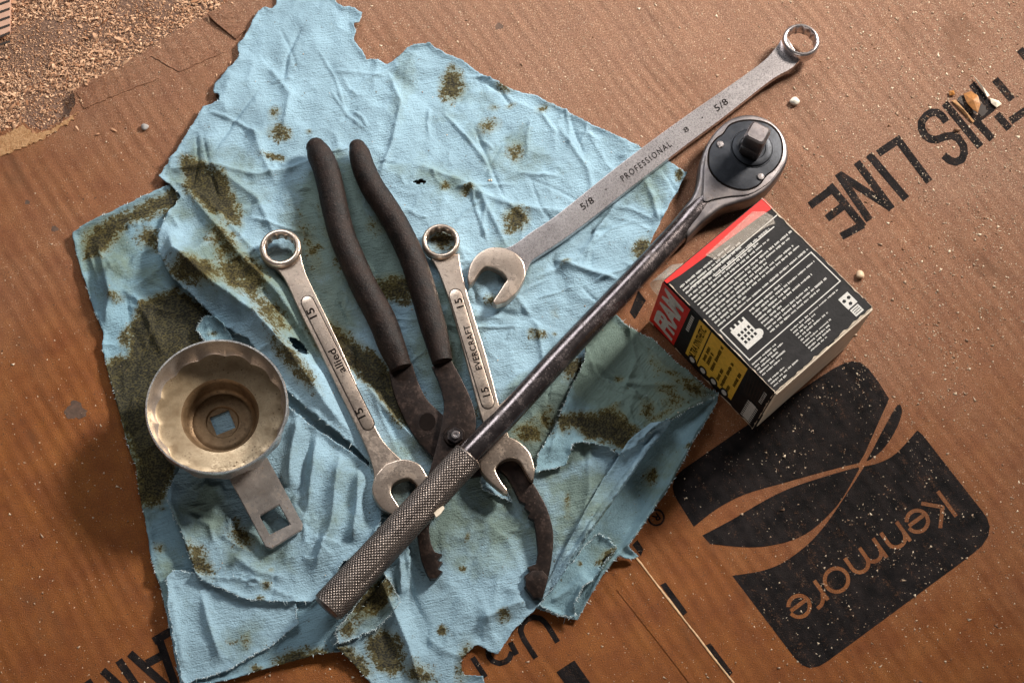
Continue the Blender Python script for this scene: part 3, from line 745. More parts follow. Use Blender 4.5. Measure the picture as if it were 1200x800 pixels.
cloth('towel_sheet', polyA, 7, TOWEL, tA, base=1.6, relief=ra, crum=1.15, seed=30, lift=1.6, fray=.55, drape=18,
      holes=[[(340, 400), (346, 399), (352, 404), (360, 412), (360, 418), (352, 417), (345, 410)], [(484, 213), (492, 210), (499, 214), (492, 216)]],
      stain=[([(213, 185), (232, 188), (245, 196), (262, 205), (275, 235), (282, 262), (262, 258), (240, 244), (218, 225)], 1.05), (530, 98, 13, 17, 10, .95), (526, 84, 5, 9, 20, .8), (572, 148, 11, 7, -20, .8), (590, 103, 9, 4, 20, .75), (578, 126, 6, 4, 0, .6), (598, 124, 7, 3, -20, .6), (635, 128, 10, 5, -20, .55),
             (328, 155, 11, 8, 10, .85), (322, 132, 6, 8, 30, .7), (320, 183, 14, 4, 10, .65), (362, 153, 4, 3, 0, .6), (605, 255, 14, 14, 20, .85), (604, 178, 9, 10, 0, .7), (547, 222, 8, 4, -20, .7), (522, 218, 5, 5, 0, .6), (595, 270, 6, 4, 0, .7),
             (232, 324, 30, 13, 6, .95), (285, 325, 32, 22, 30, .78), (318, 372, 26, 14, 50, .75), (262, 285, 16, 26, -40, .6), ([(378, 372), (420, 400), (450, 425), (470, 440), (500, 500), (470, 500), (430, 450), (395, 420)], 1.05), (345, 430, 34, 10, 50, .8), (375, 395, 26, 9, 60, .9),
             (465, 338, 24, 15, 10, .95), (396, 270, 16, 50, -15, .45), (440, 265, 9, 9, 0, .5), (362, 285, 9, 30, -20, .55), (520, 280, 12, 12, 0, .85), (575, 350, 6, 6, 0, .7), (630, 391, 9, 5, 0, .7), (622, 388, 4, 4, 0, .7), (650, 390, 3, 3, 0, .6), (663, 306, 6, 4, 0, .6), (650, 365, 5, 9, 0, .4), (752, 290, 8, 12, 30, .8), (796, 205, 4, 5, 0, .8),
             (675, 432, 16, 12, 0, .85), (620, 505, 18, 12, 0, .75), (640, 490, 10, 12, 0, .7), (520, 405, 7, 40, -15, .75), (560, 480, 8, 14, 0, .5),
             (452, 762, 19, 26, -20, 1.0), (432, 702, 26, 12, -25, 1.0), (413, 775, 24, 12, 40, .9), (405, 740, 8, 10, 0, .8), (490, 790, 22, 12, 30, .75), (519, 737, 5, 5, 0, .8), (590, 722, 7, 7, 0, .75), (545, 775, 8, 22, 10, .8), (665, 590, 4, 12, 0, .5), (690, 640, 18, 6, -60, .55), (548, 628, 2.5, 5, 20, .8), (542, 666, 3, 3, 0, .7)],
      grease=[(250, 225, 60, 60, 0, .5), (270, 320, 70, 40, 20, .65), (390, 260, 50, 70, 0, .9), (370, 350, 60, 70, 0, .75), (440, 300, 40, 60, 0, .8), (540, 130, 50, 30, 0, .25), (470, 95, 18, 30, 0, .5), (600, 175, 60, 30, 20, .35), (520, 215, 60, 18, 20, .45), (600, 310, 30, 30, 0, .6), (560, 600, 90, 70, 0, .6), (520, 400, 40, 70, 0, .7), (640, 500, 60, 60, 0, .9), (690, 600, 60, 60, 0, .6), (760, 210, 20, 30, 0, .5), (480, 560, 60, 60, 0, .5)])
# flap of the large towel under the cup's arm
polyD = [(212, 545), (203, 562), (197, 581), (200, 597), (213, 624), (220, 647), (230, 671), (237, 681), (263, 692), (283, 702), (310, 705), (347, 706), (366, 705), (385, 685), (402, 660), (430, 640), (446, 616), (450, 590), (438, 552), (402, 524), (366, 500), (340, 478), (330, 470), (270, 470), (220, 500)]
cloth('folded_flap', polyD, 8, TOWEL, tA, base=1.8, crum=.55, seed=44, lift=2.0, fray=.45, drape=14,
      relief=ridges([([(350, 485), (342, 530), (338, 575)], 8, 8), ([(372, 502), (366, 560), (358, 610), (330, 670)], 8, 9), ([(398, 526), (392, 575), (388, 620), (362, 685)], 9, 9), ([(422, 548), (420, 590), (412, 640)], 8, 9),
                     ([(365, 500), (356, 560), (363, 620)], 5, -5), ([(203, 562), (200, 590), (216, 628), (232, 672)], 6, 7), ([(240, 560), (248, 572), (262, 566)], 6, 7), ([(215, 600), (245, 615), (252, 640)], 4, 3), ([(270, 650), (300, 670), (340, 680)], 8, 4)] + creases(40, (205, 560, 400, 690), 2.0, 46, 1.5, 4, 15, 70)),
      stain=[(234, 657, 11, 20, -30, .8), (285, 630, 8, 14, -50, .8), (278, 612, 4, 6, 0, .7), (312, 687, 5, 5, 0, .85), (318, 668, 3, 3, 0, .7), (305, 703, 5, 4, 0, .7)], grease=[(235, 600, 40, 40, 0, .6), (300, 640, 50, 40, 0, .45), (370, 580, 60, 60, 0, .3)])
polyM = [(398, 755), (407, 751), (420, 747), (440, 737), (456, 724), (470, 705), (458, 684), (446, 668), (430, 690), (408, 722), (392, 740)]
cloth('torn_flap', polyM, 10, TOWEL, tA, base=1.6, crum=.5, seed=51, lift=2.0, fray=.8, relief=None, stain=[(436, 702, 30, 15, -35, 1.0), (408, 738, 8, 8, 0, .85)], grease=[(430, 710, 40, 30, 0, .6)])
# stained flap beside the box
polyF = [(722, 366), (738, 382), (765, 395), (804, 431), (826, 450), (843, 458), (839, 464), (815, 475), (793, 489), (765, 505), (743, 527), (728, 536), (716, 527), (705, 523), (691, 520), (677, 519), (670, 522), (668, 530), (663, 544), (652, 548), (627, 555), (630, 533), (650, 500), (666, 461), (684, 425), (686, 405), (700, 388)]
rf = ridges([([(736, 376), (745, 420), (725, 470)], 4, 3), ([(727, 372), (780, 430), (830, 456)], 4, 3), ([(690, 420), (735, 450), (815, 450)], 4, 2.5), ([(838, 462), (790, 488), (745, 522)], 5, 4), ([(640, 545), (655, 500), (675, 450)], 4, 3)] + creases(50, (640, 380, 830, 540), 1.6, 61, 1.6, 4.5, 20, 70))
cloth('stained_flap', polyF, 12, TOWEL3, tA, base=2.4, crum=.75, seed=60, lift=2.2, fray=.5, drape=16, relief=rf,
      stain=[([(653, 492), (680, 484), (700, 488), (722, 478), (732, 500), (745, 505), (732, 528), (712, 522), (690, 516), (670, 500), (658, 508)], 1.05), (775, 486, 18, 5, -35, .75), (760, 480, 10, 12, 0, .62), (790, 470, 14, 8, -20, .68), (815, 455, 16, 8, 20, .72), (770, 425, 14, 8, 50, .45), (782, 455, 12, 7, 0, .62), (726, 444, 5, 4, 0, .6), (790, 440, 26, 5, 40, .5), (640, 500, 8, 12, 0, .5)],
      grease=[(740, 440, 90, 60, 30, .95), (780, 470, 50, 30, -20, .9)])
polyH = [(786, 496), (762, 527), (730, 572), (684, 636), (652, 683), (636, 694), (648, 668), (680, 610), (708, 560), (735, 520), (762, 498)]
cloth('folded_edge', polyH, 11, TOWEL, tA, base=3.2, crum=.25, seed=66, lift=2.6, fray=.12, drape=14, lint=False, relief=None, stain=[(700, 640, 14, 5, -55, .5)], grease=[(690, 610, 40, 60, 40, .5)])
# small upright corner behind the cup
cloth('towel_corner', [(229, 384), (240, 368), (262, 380), (272, 396), (240, 400)], 14, TOWEL3, tB, base=5, crum=.2, seed=71, lift=1, relief=None, stain=[(250, 392, 6, 3, 0, .6)])
cloth('torn_flap', [(562, 556), (580, 560), (594, 574), (601, 587), (585, 582), (566, 572)], 12, TOWEL, tA, base=3, crum=.2, seed=72, lift=1, relief=None)

# ------------------------------------------------------------------ tools
def star(th, r, a=.075, n=12): return r * (1 + a * (np.abs(np.cos(th * n / 2)) - .6))
def ring_end(name, cx, cy, ro, ri, z1, z0, mat, parent, rot=0.0):
    st = lambda th, r: star(th + rot, r)
    prof = [(ro - 1.2, z0 + .0), (ro, z0 + 2), (ro + .2, z1 - 3), (ro - .9, z1 - .8), (ro - 2.6, z1), (ri + 2.0, z1), (ri + .9, z1 - .6), (ri, z1 - 2.2, st), (ri, z0 + 1.5, st), (ri + 1.5, z0, None)]
    return disc_solid(name, cx, cy, prof, mat, parent, n=144, zref=z1, smooth=45, hollow=True)

def stadium(a, b, wdt, n=10):
    a = np.array(a, float); b = np.array(b, float); d = (b - a) / np.linalg.norm(b - a); ang = math.atan2(d[1], d[0]); out = []
    for k in range(n + 1):
        t = ang - math.pi / 2 + math.pi * k / n; out.append(tuple(b + wdt / 2 * np.array((math.cos(t), math.sin(t)))))
    for k in range(n + 1):
        t = ang + math.pi / 2 + math.pi * k / n; out.append(tuple(a + wdt / 2 * np.array((math.cos(t), math.sin(t)))))
    return out

# -- allied 15 wrench
wA = thing('combination_wrench', 'satin 15 mm combination wrench marked allied, lying between the round filter wrench and the pliers', 'wrench', P(395, 430, 12), 'short combination wrenches')
zA = 23
shA = smooth_line([(320, 312), (327, 318), (334, 328), (342, 344), (350, 362), (378, 418), (400, 463), (420, 504), (432, 532), (438, 552), (441, 566), (470, 560), (472, 540)], 4).tolist() + smooth_line([(468, 536), (452, 520), (440, 500), (417, 448), (402, 413), (384, 374), (370, 345), (360, 324), (355, 310), (352, 296)], 4).tolist()
plate('shank', shA, zA - 2, zA - 11, STEEL, wA, bev=2.2, seg=4)
ring_end('box_end', 328.5, 289.5, 24.3, 17.3, zA + 4, zA - 12, STEEL, wA)
headA = smooth_line([(440, 556), (437, 565), (436, 575), (440, 586), (448, 596), (458, 602)], 4).tolist() + [(466, 603), (470, 597)] + smooth_line([(466, 590), (459, 579), (459, 569), (468, 562), (479, 560), (487, 566), (497, 580)], 4).tolist() + [(506, 585), (511, 578)] + smooth_line([(509, 568), (500, 556), (493, 545), (482, 539), (468, 538), (452, 543)], 4).tolist()
plate('open_end', headA, zA + 1, zA - 13, STEEL, wA, bev=1.6, seg=3)
g0 = stadium((360.5, 354), (431, 496), 16.4); plate('panel_groove', g0, zA - 1.7, zA - 4, GROOVE, wA, bev=0)
plate('raised_panel', stadium((360.5, 354), (431, 496), 14.2), zA - .9, zA - 4, STEEL, wA, bev=.8, seg=2)
for s_, x, y, l, h in (('15', 365, 367, 12, 9.5), ('15', 422, 484, 12, 9.5), ('allied', 395, 423, 30, 9.5)):
    lettering('stamped_marking', s_, x, y, 116.5, l, h, zA - .72, STAMP, wA, bold=.02 if s_ == '15' else .015)

# -- evercraft wrench
wE = thing('combination_wrench', 'satin 15 mm combination wrench marked EVERCRAFT, passing under the ratchet bar', 'wrench', P(555, 420, 9), 'short combination wrenches')
zfE = lambda x, y: 18 + max(0, (y - 300)) * .028
zE = lambda k=0: (lambda x, y: zfE(x, y) + k)
shE = smooth_line([(505, 303), (511, 312), (518, 328), (528, 357), (543, 410), (560, 474), (568, 500), (574, 518)], 4).tolist() + [(598, 515)] + smooth_line([(592, 500), (583, 467), (570, 417), (553, 362), (544, 330), (540, 312), (538, 297)], 4).tolist()
plate('shank', shE, zE(-2), zE(-10), STEEL, wE, bev=2.2, seg=4)
ring_end('box_end', 516.6, 281.6, 22.2, 16.4, 22, 8, STEEL, wE, .2)
headE = smooth_line([(566, 520), (562, 535), (563, 549), (570, 560), (581, 570), (590, 577)], 4).tolist() + [(595, 578), (594, 572)] + smooth_line([(589, 566), (583, 556), (581, 548), (588, 540), (600, 536), (609, 540), (616, 552)], 4).tolist() + [(622, 562), (625.5, 562)] + smooth_line([(627, 549), (622, 532), (612, 520), (598, 512), (582, 510)], 4).tolist()
plate('open_end', headE, 29, 17, STEEL, wE, bev=1.6, seg=3)
plate('panel_groove', stadium((534, 346), (571.5, 471), 16.6), zE(-1.7), zE(-4), GROOVE, wE, bev=0)
plate('raised_panel', stadium((534, 346), (571.5, 471), 14.4), zE(-.9), zE(-4), STEEL, wE, bev=.8, seg=2)
for s_, x, y, l, h in (('15', 538, 355, 11, 9), ('15', 569, 459, 11, 9), ('EVERCRAFT', 554, 407, 54, 7.5)):
    lettering('stamped_marking', s_, x, y, 106.5, l, h, zE(-.72), STAMP, wE, bold=.02, space=1.1)

# -- long 5/8 wrench
wL = thing('combination_wrench', 'long bright chrome 5/8 combination wrench marked PROFESSIONAL, reaching off the towel onto bare cardboard', 'wrench', P(750, 190, 9))
zfL = lambda x, y: 19 + max(0, x - 640) * .018
zL = lambda k=0: (lambda x, y: zfL(x, y) + k)
shL = [(596, 310)] + smooth_line([(590, 291), (600, 288), (612, 280), (624, 271), (655, 250), (730, 190), (800, 138.5), (860, 97), (893, 73), (906, 60), (916, 46), (919, 38)], 4).tolist() + smooth_line([(938, 70), (926, 81), (905, 93), (870, 120), (843, 141), (800, 173), (740, 219), (699, 251.5), (664.5, 277.5), (633, 298.5), (622, 307), (616, 320), (610, 322)], 4).tolist()
plate('shank', shL, zL(-2), zL(-10.5), CHROME, wL, bev=8.0, seg=8)
ring_end('box_end', 939.5, 46, 21.6, 16.6, 33, 15, CHROME, wL, .1)
headL = smooth_line([(592, 290.5), (584, 289.5), (574, 290), (563, 295), (555, 303), (550, 313), (548, 325)], 4).tolist() + [(549.5, 332), (552.5, 333)] + smooth_line([(556, 328), (561, 320), (567, 313.5), (573, 312), (580, 314.5), (588, 319), (594, 327), (591, 332), (584, 343), (578, 352)], 4).tolist() + [(578, 355), (582, 357)] + smooth_line([(593, 354), (605, 343), (613, 330), (616, 320), (613, 306), (604, 296)], 4).tolist()
plate('open_end', headL, 22, 9, STEEL, wL, bev=1.6, seg=3)
for s_, x, y, l, h, sp in (('5/8', 688, 238.5, 17, 8, 1.1), ('PROFESSIONAL', 757, 189, 71, 7.5, 1.35), ('5/8', 845, 123, 17, 8, 1.1), ('8', 804, 152, 6, 6, 1), ('.', 710, 222, 1.8, 1.8, 1), ('.', 823, 138, 1.8, 1.8, 1)):
    lettering('stamped_marking', s_, x, y, 36.3, l, h, zL(-1.85), STAMP, wL, bold=.012, space=sp)

# -- pliers
pl = thing('slip_joint_pliers', 'large black jointed pliers with dark vinyl grips and toothed open jaws', 'pliers', P(530, 510, 9))
leverR = smooth_line([(456, 433), (460, 455), (470, 482), (482, 505), (495, 522), (512, 540), (540, 560)], 4).tolist() + smooth_line([(585, 552), (560, 520), (535, 500), (515, 482), (500, 467), (490, 447), (483, 425)], 4).tolist()
hz = lambda x, y: 17
plate('handle_lever', leverR, 17, 8, IRON, pl, bev=1.4, seg=2)
n = 20; decal('slot', [[(501 + 9 * math.cos(t) * 1.0 - 3 * math.sin(t), 494 + 10 * math.sin(t) + 3 * math.cos(t)) for t in np.linspace(0, 2 * math.pi, n, endpoint=False)]], STAMP, pl, 17.3)
leverL = smooth_line([(506, 429), (515, 450), (520, 470), (519, 487), (514, 512), (506, 542), (496, 575), (488, 605)], 4).tolist() + smooth_line([(508, 608), (522, 575), (545, 535), (557, 503), (557, 485), (551, 465), (540, 442), (528, 420)], 4).tolist()
plate('handle_lever', leverL, 24, 16.5, IRON, pl, bev=1.4, seg=2)
jawL = smooth_line([(488, 600), (488, 620), (490, 634), (493, 652), (498, 667), (504, 678)], 3).tolist() + [(512, 677), (519, 669), (513, 666), (519, 658), (513, 656), (518.5, 649), (509.5, 646)] + smooth_line([(505, 636), (503, 622), (504, 612), (510, 598)], 3).tolist()
plate('jaw', jawL, 19, 8, IRON, pl, bev=1.2, seg=2)
jawR = [(560, 520), (585, 522)] + smooth_line([(608, 539), (621, 560), (633, 579), (643, 600), (648.6, 626), (646.5, 657), (642, 679), (636, 701)], 4).tolist() + [(625, 701), (614.5, 687), (619, 684), (614, 675), (621, 669), (618, 664), (628, 660)] + smooth_line([(630.5, 647), (628, 623), (625.5, 609)], 3).tolist() + [(618.5, 605), (621, 600), (614.5, 594), (616, 590), (609, 586.6)] + smooth_line([(603, 574), (594, 558), (582, 549), (560, 545)], 3).tolist()
plate('jaw', jawR, 16.5, 7, IRON, pl, bev=1.4, seg=2)
plate('jaw_tip', [(616, 676), (624, 668), (636, 668), (643, 676), (636, 700), (625, 700), (616, 688)], 18.5, 14, IRON, pl, bev=1.2, seg=2)
disc_solid('pivot_washer', 532.5, 510, [(13, 24), (13, 26), (12, 27), (.1, 27)], IRON, pl, n=28, zref=27)
th6 = lambda th, r: r * (1 / np.maximum.reduce([np.abs(np.cos(th - k * math.pi / 3)) for k in range(3)])) * .93
disc_solid('pivot_nut', 533.5, 509.5, [(9.6, 26.5, th6), (9.6, 30.4, th6), (8.6, 31.4, th6), (.1, 31.4)], DARKBAR, pl, n=48, zref=31)
disc_solid('pivot_stud', 534, 509, [(5.2, 31), (5.2, 33.4), (4.4, 34.2), (2.6, 34.2), (2.2, 33.2), (.1, 33)], CHROME, pl, n=24, zref=34)
tube('grip', [(370, 172, 23, 11.5), (374, 180, 23, 14.5), (382, 198, 23, 15.5), (388, 222, 23, 15.6), (394, 250, 23, 15.6), (404, 285, 23, 15.6), (424, 330, 23, 15.8), (446, 372, 23, 16.6), (459, 404, 23, 16.0), (466, 420, 22, 14.2), (470, 431, 21, 13.0)], RUBBER, pl, cap0=.9, cap1=.06, wob=.02, nseg=36)
tube('grip', [(418.5, 172, 25, 9.5), (421, 180, 25, 12.4), (426, 197, 25, 13.6), (437, 220, 25, 14.3), (452, 243, 25, 14.6), (469, 272, 25, 14.9), (484, 305, 25, 15.2), (497, 345, 25, 15.5), (507, 380, 25, 15.4), (513, 403, 25, 14.0), (518, 424, 25, 12.0)], RUBBER, pl, cap0=.9, cap1=.06, wob=.02, nseg=36)

# -- ratchet with the long knurled handle
rt = thing('ratchet_handle', 'long dark steel ratchet with a knurled handle, lying diagonally across the other tools', 'ratchet', P(640, 450, 20))
def bar_ring_obj():
    A = P(383, 713, 30); B = P(549.5, 533.5, 46)
    ax = B - A; L = np.linalg.norm(ax); ax /= L; s = np.cross(ax, (0, 0, 1)); s /= np.linalg.norm(s); u = np.cross(s, ax)
    NA, NL = 200, 470
    th = np.linspace(0, 2 * math.pi, NA, endpoint=False); rings = []
    r0 = 19.3
    def rg(t, r): return A + ax * t + np.outer(np.cos(th) * r, s) + np.outer(np.sin(th) * r, u)
    one = np.ones(NA)
    for t, r in ((-2.0, .1), (-2.0, 12), (-1.4, 15.2), (0, 16.8), (1.6, 17.6)): rings.append(rg(t, one * r))
    for i in range(NL):
        t = 2 + (L - 5) * i / (NL - 1)
        p = 2 * math.pi * t / 4.3
        a = th * 26
        k = (0.5 + .5 * np.cos((a + p))) * 1.0; k2 = (0.5 + .5 * np.cos((a - p)))
        dsp = -1.0 * np.maximum(k ** 3, k2 ** 3)
        fade = min(1, (t) / 5, (L - 2 - t) / 3)
        wear = .55 + .9 * vnoise(th * 3, np.full(NA, t / 18), 5)
        rings.append(rg(t, r0 - 1.3 * i / NL + dsp * max(fade, 0) * wear))
    for t, r in ((L - 1.6, 17.8), (L - .4, 16.6), (L, 15), (L + .2, 10)): rings.append(rg(t, one * r))
    V, _ = loft(rings, False); n = NA; m = len(rings)
    i, j = np.meshgrid(np.arange(m - 1), np.arange(n), indexing='ij'); a = i * n + j; b = i * n + (j + 1) % n
    Fc = np.stack([a, b, b + n, a + n], -1).reshape(-1, 4)
    return mesh_obj('knurled_grip', V, Fc, KNURL, rt, smooth=60)
bar_ring_obj()
tube('bar', [(543, 540, 46, 14), (560, 522, 46, 14.4), (600, 480, 43, 14.2), (660, 414, 37.5, 14.0), (720, 351, 31, 13.6), (770, 298, 25, 13.2), (797, 269, 20.5, 13.4), (812, 253, 18.5, 15), (826, 238, 16, 16)], DARKBAR, rt, nseg=48, cap0=0, cap1=.3)
disc_solid('collar', 553, 530, [(1, 40), (15, 40), (15, 50), (1, 50)], DARKBAR, rt, n=4, zref=46) if False else None
headR = [(789, 257), (799, 246)] + smooth_line([(806, 237), (813, 226), (818, 210), (820, 192), (826, 173), (837, 155), (852, 141), (868, 134.5), (885, 134), (902, 140), (916, 153), (923, 169), (923, 187), (916, 201), (905, 215), (894, 225), (880, 233), (860, 239), (846, 244), (834, 252), (822, 262), (811, 273)], 5).tolist() + [(806, 278)]
plate('head_body', headR, lambda x, y: 33 - max(0, 832 - x) * .10, 8, HEADST, rt, bev=6.0, seg=6)
headT = smooth_line([(825, 235), (825, 215), (825.5, 195), (829, 175), (839, 158), (853, 144.5), (869, 138), (885, 137.5), (901, 143), (914, 155), (920, 170), (920, 186), (913, 199), (903, 212), (891, 221), (876, 228), (855, 230), (838, 233)], 5, closed=True).tolist()
plate('head_rim', headT, 35, 30, HEADST, rt, bev=1.4, seg=2)
cov = smooth_line([(829, 189), (831, 173), (839, 162), (847, 156), (855, 145.5), (870, 140.5), (887, 140.5), (903, 145.5), (914, 157), (918, 172), (916, 187), (908, 199), (899, 206), (889, 218), (874, 223.5), (857, 221), (842, 213), (832, 201)], 4, closed=True).tolist()
plate('cover_gap', cov, 35.4, 33, STAMP, rt, bev=0)
cv = np.array(cov); cc = cv.mean(0); plate('cover_plate', [tuple(cc + (p - cc) * .955) for p in cv], 36.2, 33, COVER, rt, bev=.8, seg=2)
for x, y in ((844, 169), (891.5, 207)):
    disc_solid('cover_screw', x, y, [(4.4, 36), (4.4, 37), (3.6, 37.8), (.1, 38)], CHROME, rt, n=20, zref=37)
disc_solid('drive_boss', 881.5, 173, [(25.5, 36), (25.5, 36.5), (25, 36.8), (24.4, 36.8), (24.2, 36.4), (23.6, 36.4), (23.4, 38.4), (22.4, 39.2), (16, 39.2), (15, 38.2), (.1, 38.2)], COVER, rt, n=56, zref=38)
def drive():
    c = P(880.5, 175, 38); a = math.radians(62); rings = []
    for r, z in ((12.6, 38), (12.8, 54), (12.2, 55.2), (11.8, 56.4), (12.6, 58), (13.0, 76), (12.2, 80.5), (10.0, 82.4), (.3, 82.6)):
        pts = []
        for k in range(32):
            t = 2 * math.pi * k / 32; q = r * min(1 / max(abs(math.cos(t)), abs(math.sin(t))), 1.30)
            pts.append((c[0] + q * math.cos(t + a), c[1] + q * math.sin(t + a), z))
        rings.append(np.array(pts))
    V, Fc = loft(rings); return mesh_obj('square_drive', V, Fc, HEADST, rt, smooth=30)
drive()
decal('wear_chip', [rag([(509, 603), (516, 596), (519, 600), (512, 608)], 2, .5)], CREAM, rt, 62) if False else None

me_ = plate('paint_fleck', [(508, 600), (513, 596), (519, 592), (521, 595), (516, 602), (511, 606)], 49, 45, CREAM, rt, bev=.5)

# -- filter cap wrench
fc = thing('filter_cap_wrench', 'round fluted steel oil filter wrench cup with square centre hole and flat drive arm', 'filter wrench', P(260, 500, 8))
wob = lambda th, r: r + 1.6 * np.maximum(-.4, np.cos(th * 14 + .5)) * 1.0 + .5 * np.sin(th * 3)
wob2 = lambda th, r: r + (3.7 * np.abs(np.cos(th * 7 + .25)) + .7 * np.sin(th * 5) - 2.5) * (1 if r < 79 else .5)
sq = lambda th, r: r / np.maximum(np.abs(np.cos(th - .42)), np.abs(np.sin(th - .42)))
k_ = 1.0
prof = [(20, 7), (44, 7), (48, 9), (52, 20), (56, 30), (68, 33), (77, 36, wob), (81, 44, wob), (83, 58, wob), (83.8, 66), (84, 69.5), (83.2, 71), (81.4, 71), (81.0, 68), (80.6, 62), (79.6, 54, wob2), (77.8, 45, wob2), (75.2, 41.5, wob2), (72, 40.2, wob2), (66, 39.2), (52, 37.6), (46.5, 36.4), (44.4, 34), (43, 31), (41.5, 18), (39.5, 14.2), (36, 12.6), (33, 13.4), (30, 13.0), (20.5, 12.6), (19.5, 11.6), (18.6, 10.4), (12.2, 10.2, sq), (12.2, 7.4, sq)]
c_ = P(254, 475, 71)
def cup():
    k = 1 / scale_at(254, 475, 71); n = 224; th = np.linspace(0, 2 * math.pi, n, endpoint=False)
    rings = []
    for q in prof:
        rr = np.full(n, float(q[0])) if len(q) < 3 else q[2](th, q[0])
        rings.append(np.stack([c_[0] + rr * k * np.cos(th), c_[1] + rr * k * np.sin(th), np.full(n, float(q[1]))], -1))
    V, Fc = loft(rings, False); m = len(rings) - 1
    for j in range(n): Fc.append((m * n + j, m * n + (j + 1) % n, (j + 1) % n, j))
    return V, Fc, n
V, Fc, n_ = cup()
i_cut = 21                      # ring index where the shelf meets the well
outer_f = [f for f in Fc if min(f) < i_cut * n_ and max(f) <= (i_cut + 1) * n_ - 1]
i_led = 17
rim_f = [f for f in outer_f if min(f) >= 9 * n_ and max(f) < 14 * n_]; outer_f = [f for f in outer_f if not (min(f) >= 9 * n_ and max(f) < 14 * n_)]
ledge_f = [f for f in outer_f if min(f) >= i_led * n_]
_so = set(outer_f) | set(rim_f); inner_f = [f for f in Fc if f not in _so]; outer_f = [f for f in outer_f if min(f) < i_led * n_]
def sub(name, fs, mat):
    used = sorted({i for f in fs for i in f}); ix = {i: k for k, i in enumerate(used)}
    return mesh_obj(name, V[used], [tuple(ix[i] for i in f) for f in fs], mat, fc, smooth=38)
sub('cup_shell', outer_f, CUP); sub('rim', rim_f, RIM); sub('cup_floor', ledge_f, LEDGE); sub('cup_centre', inner_f, BRASS)
# the arm: plate with a square hole
armo = [(262, 548), (305, 522), (317, 543), (354.5, 613), (354, 620), (318, 642.5), (311, 640)]
armh = [(304, 604), (327, 591), (340, 614), (316, 626)]
va, fa = flat_tris([armo], [armh])
def arm():
    zt, zb = 21, 15.5; n = len(va)
    top = [P(x, y, zt) for x, y in va]; V = top + [np.array((t[0], t[1], zb)) for t in top]
    from collections import Counter
    Fc = []; ec = Counter()
    for t in fa:
        Fc.append(tuple(t)); Fc.append(tuple(i + n for i in t[::-1]))
        for a, b in zip(t, t[1:] + t[:1]): ec[(a, b)] += 1
    for (a, b) in list(ec):
        if (b, a) not in ec: Fc.append((b, a, a + n, b + n))
    o = mesh_obj('drive_arm', V, Fc, CUP, fc, smooth=None)
    bm = bmesh.new(); bm.from_mesh(o.data); bmesh.ops.remove_doubles(bm, verts=bm.verts, dist=1e-7)
    bmesh.ops.delete(bm, geom=[v for v in bm.verts if not v.link_faces], context='VERTS'); bmesh.ops.recalc_face_normals(bm, faces=bm.faces)
    ed = [e for e in bm.edges if len(e.link_faces) == 2 and e.calc_face_angle() > .8]
    bmesh.ops.bevel(bm, geom=ed, offset=.8 * S, segments=2, affect='EDGES', clamp_overlap=True)
    bm.to_mesh(o.data); bm.free()
arm()

# ------------------------------------------------------------------ oil filter box
BH = 127
bx = thing('oil_filter_box', 'small black FRAM oil filter carton with red and mustard side and cream end', 'box', P(880, 440, 0))
c0, c1, c2, c3 = P(780, 330, BH), P(893, 228, BH), P(1023, 362, BH), P(908, 462, BH)
# square it up to a true box
cen = (c0 + c1 + c2 + c3) / 4
eu = ((c1 - c0) + (c2 - c3)) / 2; ev_ = ((c3 - c0) + (c2 - c1)) / 2
Lu, Lv = np.linalg.norm(eu), np.linalg.norm(ev_)
du = eu / Lu; dv = np.array((du[1], -du[0], 0)); dv = dv if np.dot(dv, ev_) > 0 else -dv
mid = ev_ / Lv; a_ = dv + mid; a_ /= np.linalg.norm(a_); dv = a_; du2 = np.array((-dv[1], dv[0], 0)); du = du2 if np.dot(du2, eu) > 0 else -du2
K0 = cen - du * Lu / 2 - dv * Lv / 2
def TOP(a, b, z=.25): return K0 + du * Lu * a + dv * Lv * b + np.array((0, 0, z))
def SIDE(c, e, off=.25): return K0 + dv * Lv * c - du * off + np.array((0, 0, -BH * (1 - e)))
def END(a, e, off=.25): return K0 + dv * (Lv + off) + du * Lu * a + np.array((0, 0, -BH * (1 - e)))
def boxy(name, o, u, v, w_, mat, bev=1.2, jig=0.0):
    vs = [o, o + u, o + u + v, o + v]; vs = vs + [q + w_ for q in vs]
    bm = bmesh.new(); org = origin_of(bx); B = [bm.verts.new(tuple((q - org))) for q in vs]
    for f in ((0, 1, 2, 3), (7, 6, 5, 4), (0, 4, 5, 1), (1, 5, 6, 2), (2, 6, 7, 3), (3, 7, 4, 0)): bm.faces.new([B[i] for i in f])
    bmesh.ops.recalc_face_normals(bm, faces=bm.faces)
    bmesh.ops.bevel(bm, geom=list(bm.edges), offset=bev, segments=3, affect='EDGES')
    bmesh.ops.scale(bm, vec=(S, S, S), verts=bm.verts)
    me = bpy.data.meshes.new(name); bm.to_mesh(me); bm.free(); me.materials.append(mat)
    me.polygons.foreach_set('use_smooth', [True] * len(me.polygons)); me.set_sharp_from_angle(angle=math.radians(35))
    ob = bpy.data.objects.new(name, me); col.objects.link(ob); ob.parent = bx; return ob
Z3 = np.array((0, 0, 1.0))
boxy('carton', K0 + du * .2, du * (Lu - .2), dv * (Lv - 1.2), -Z3 * BH, BLACKCARD)
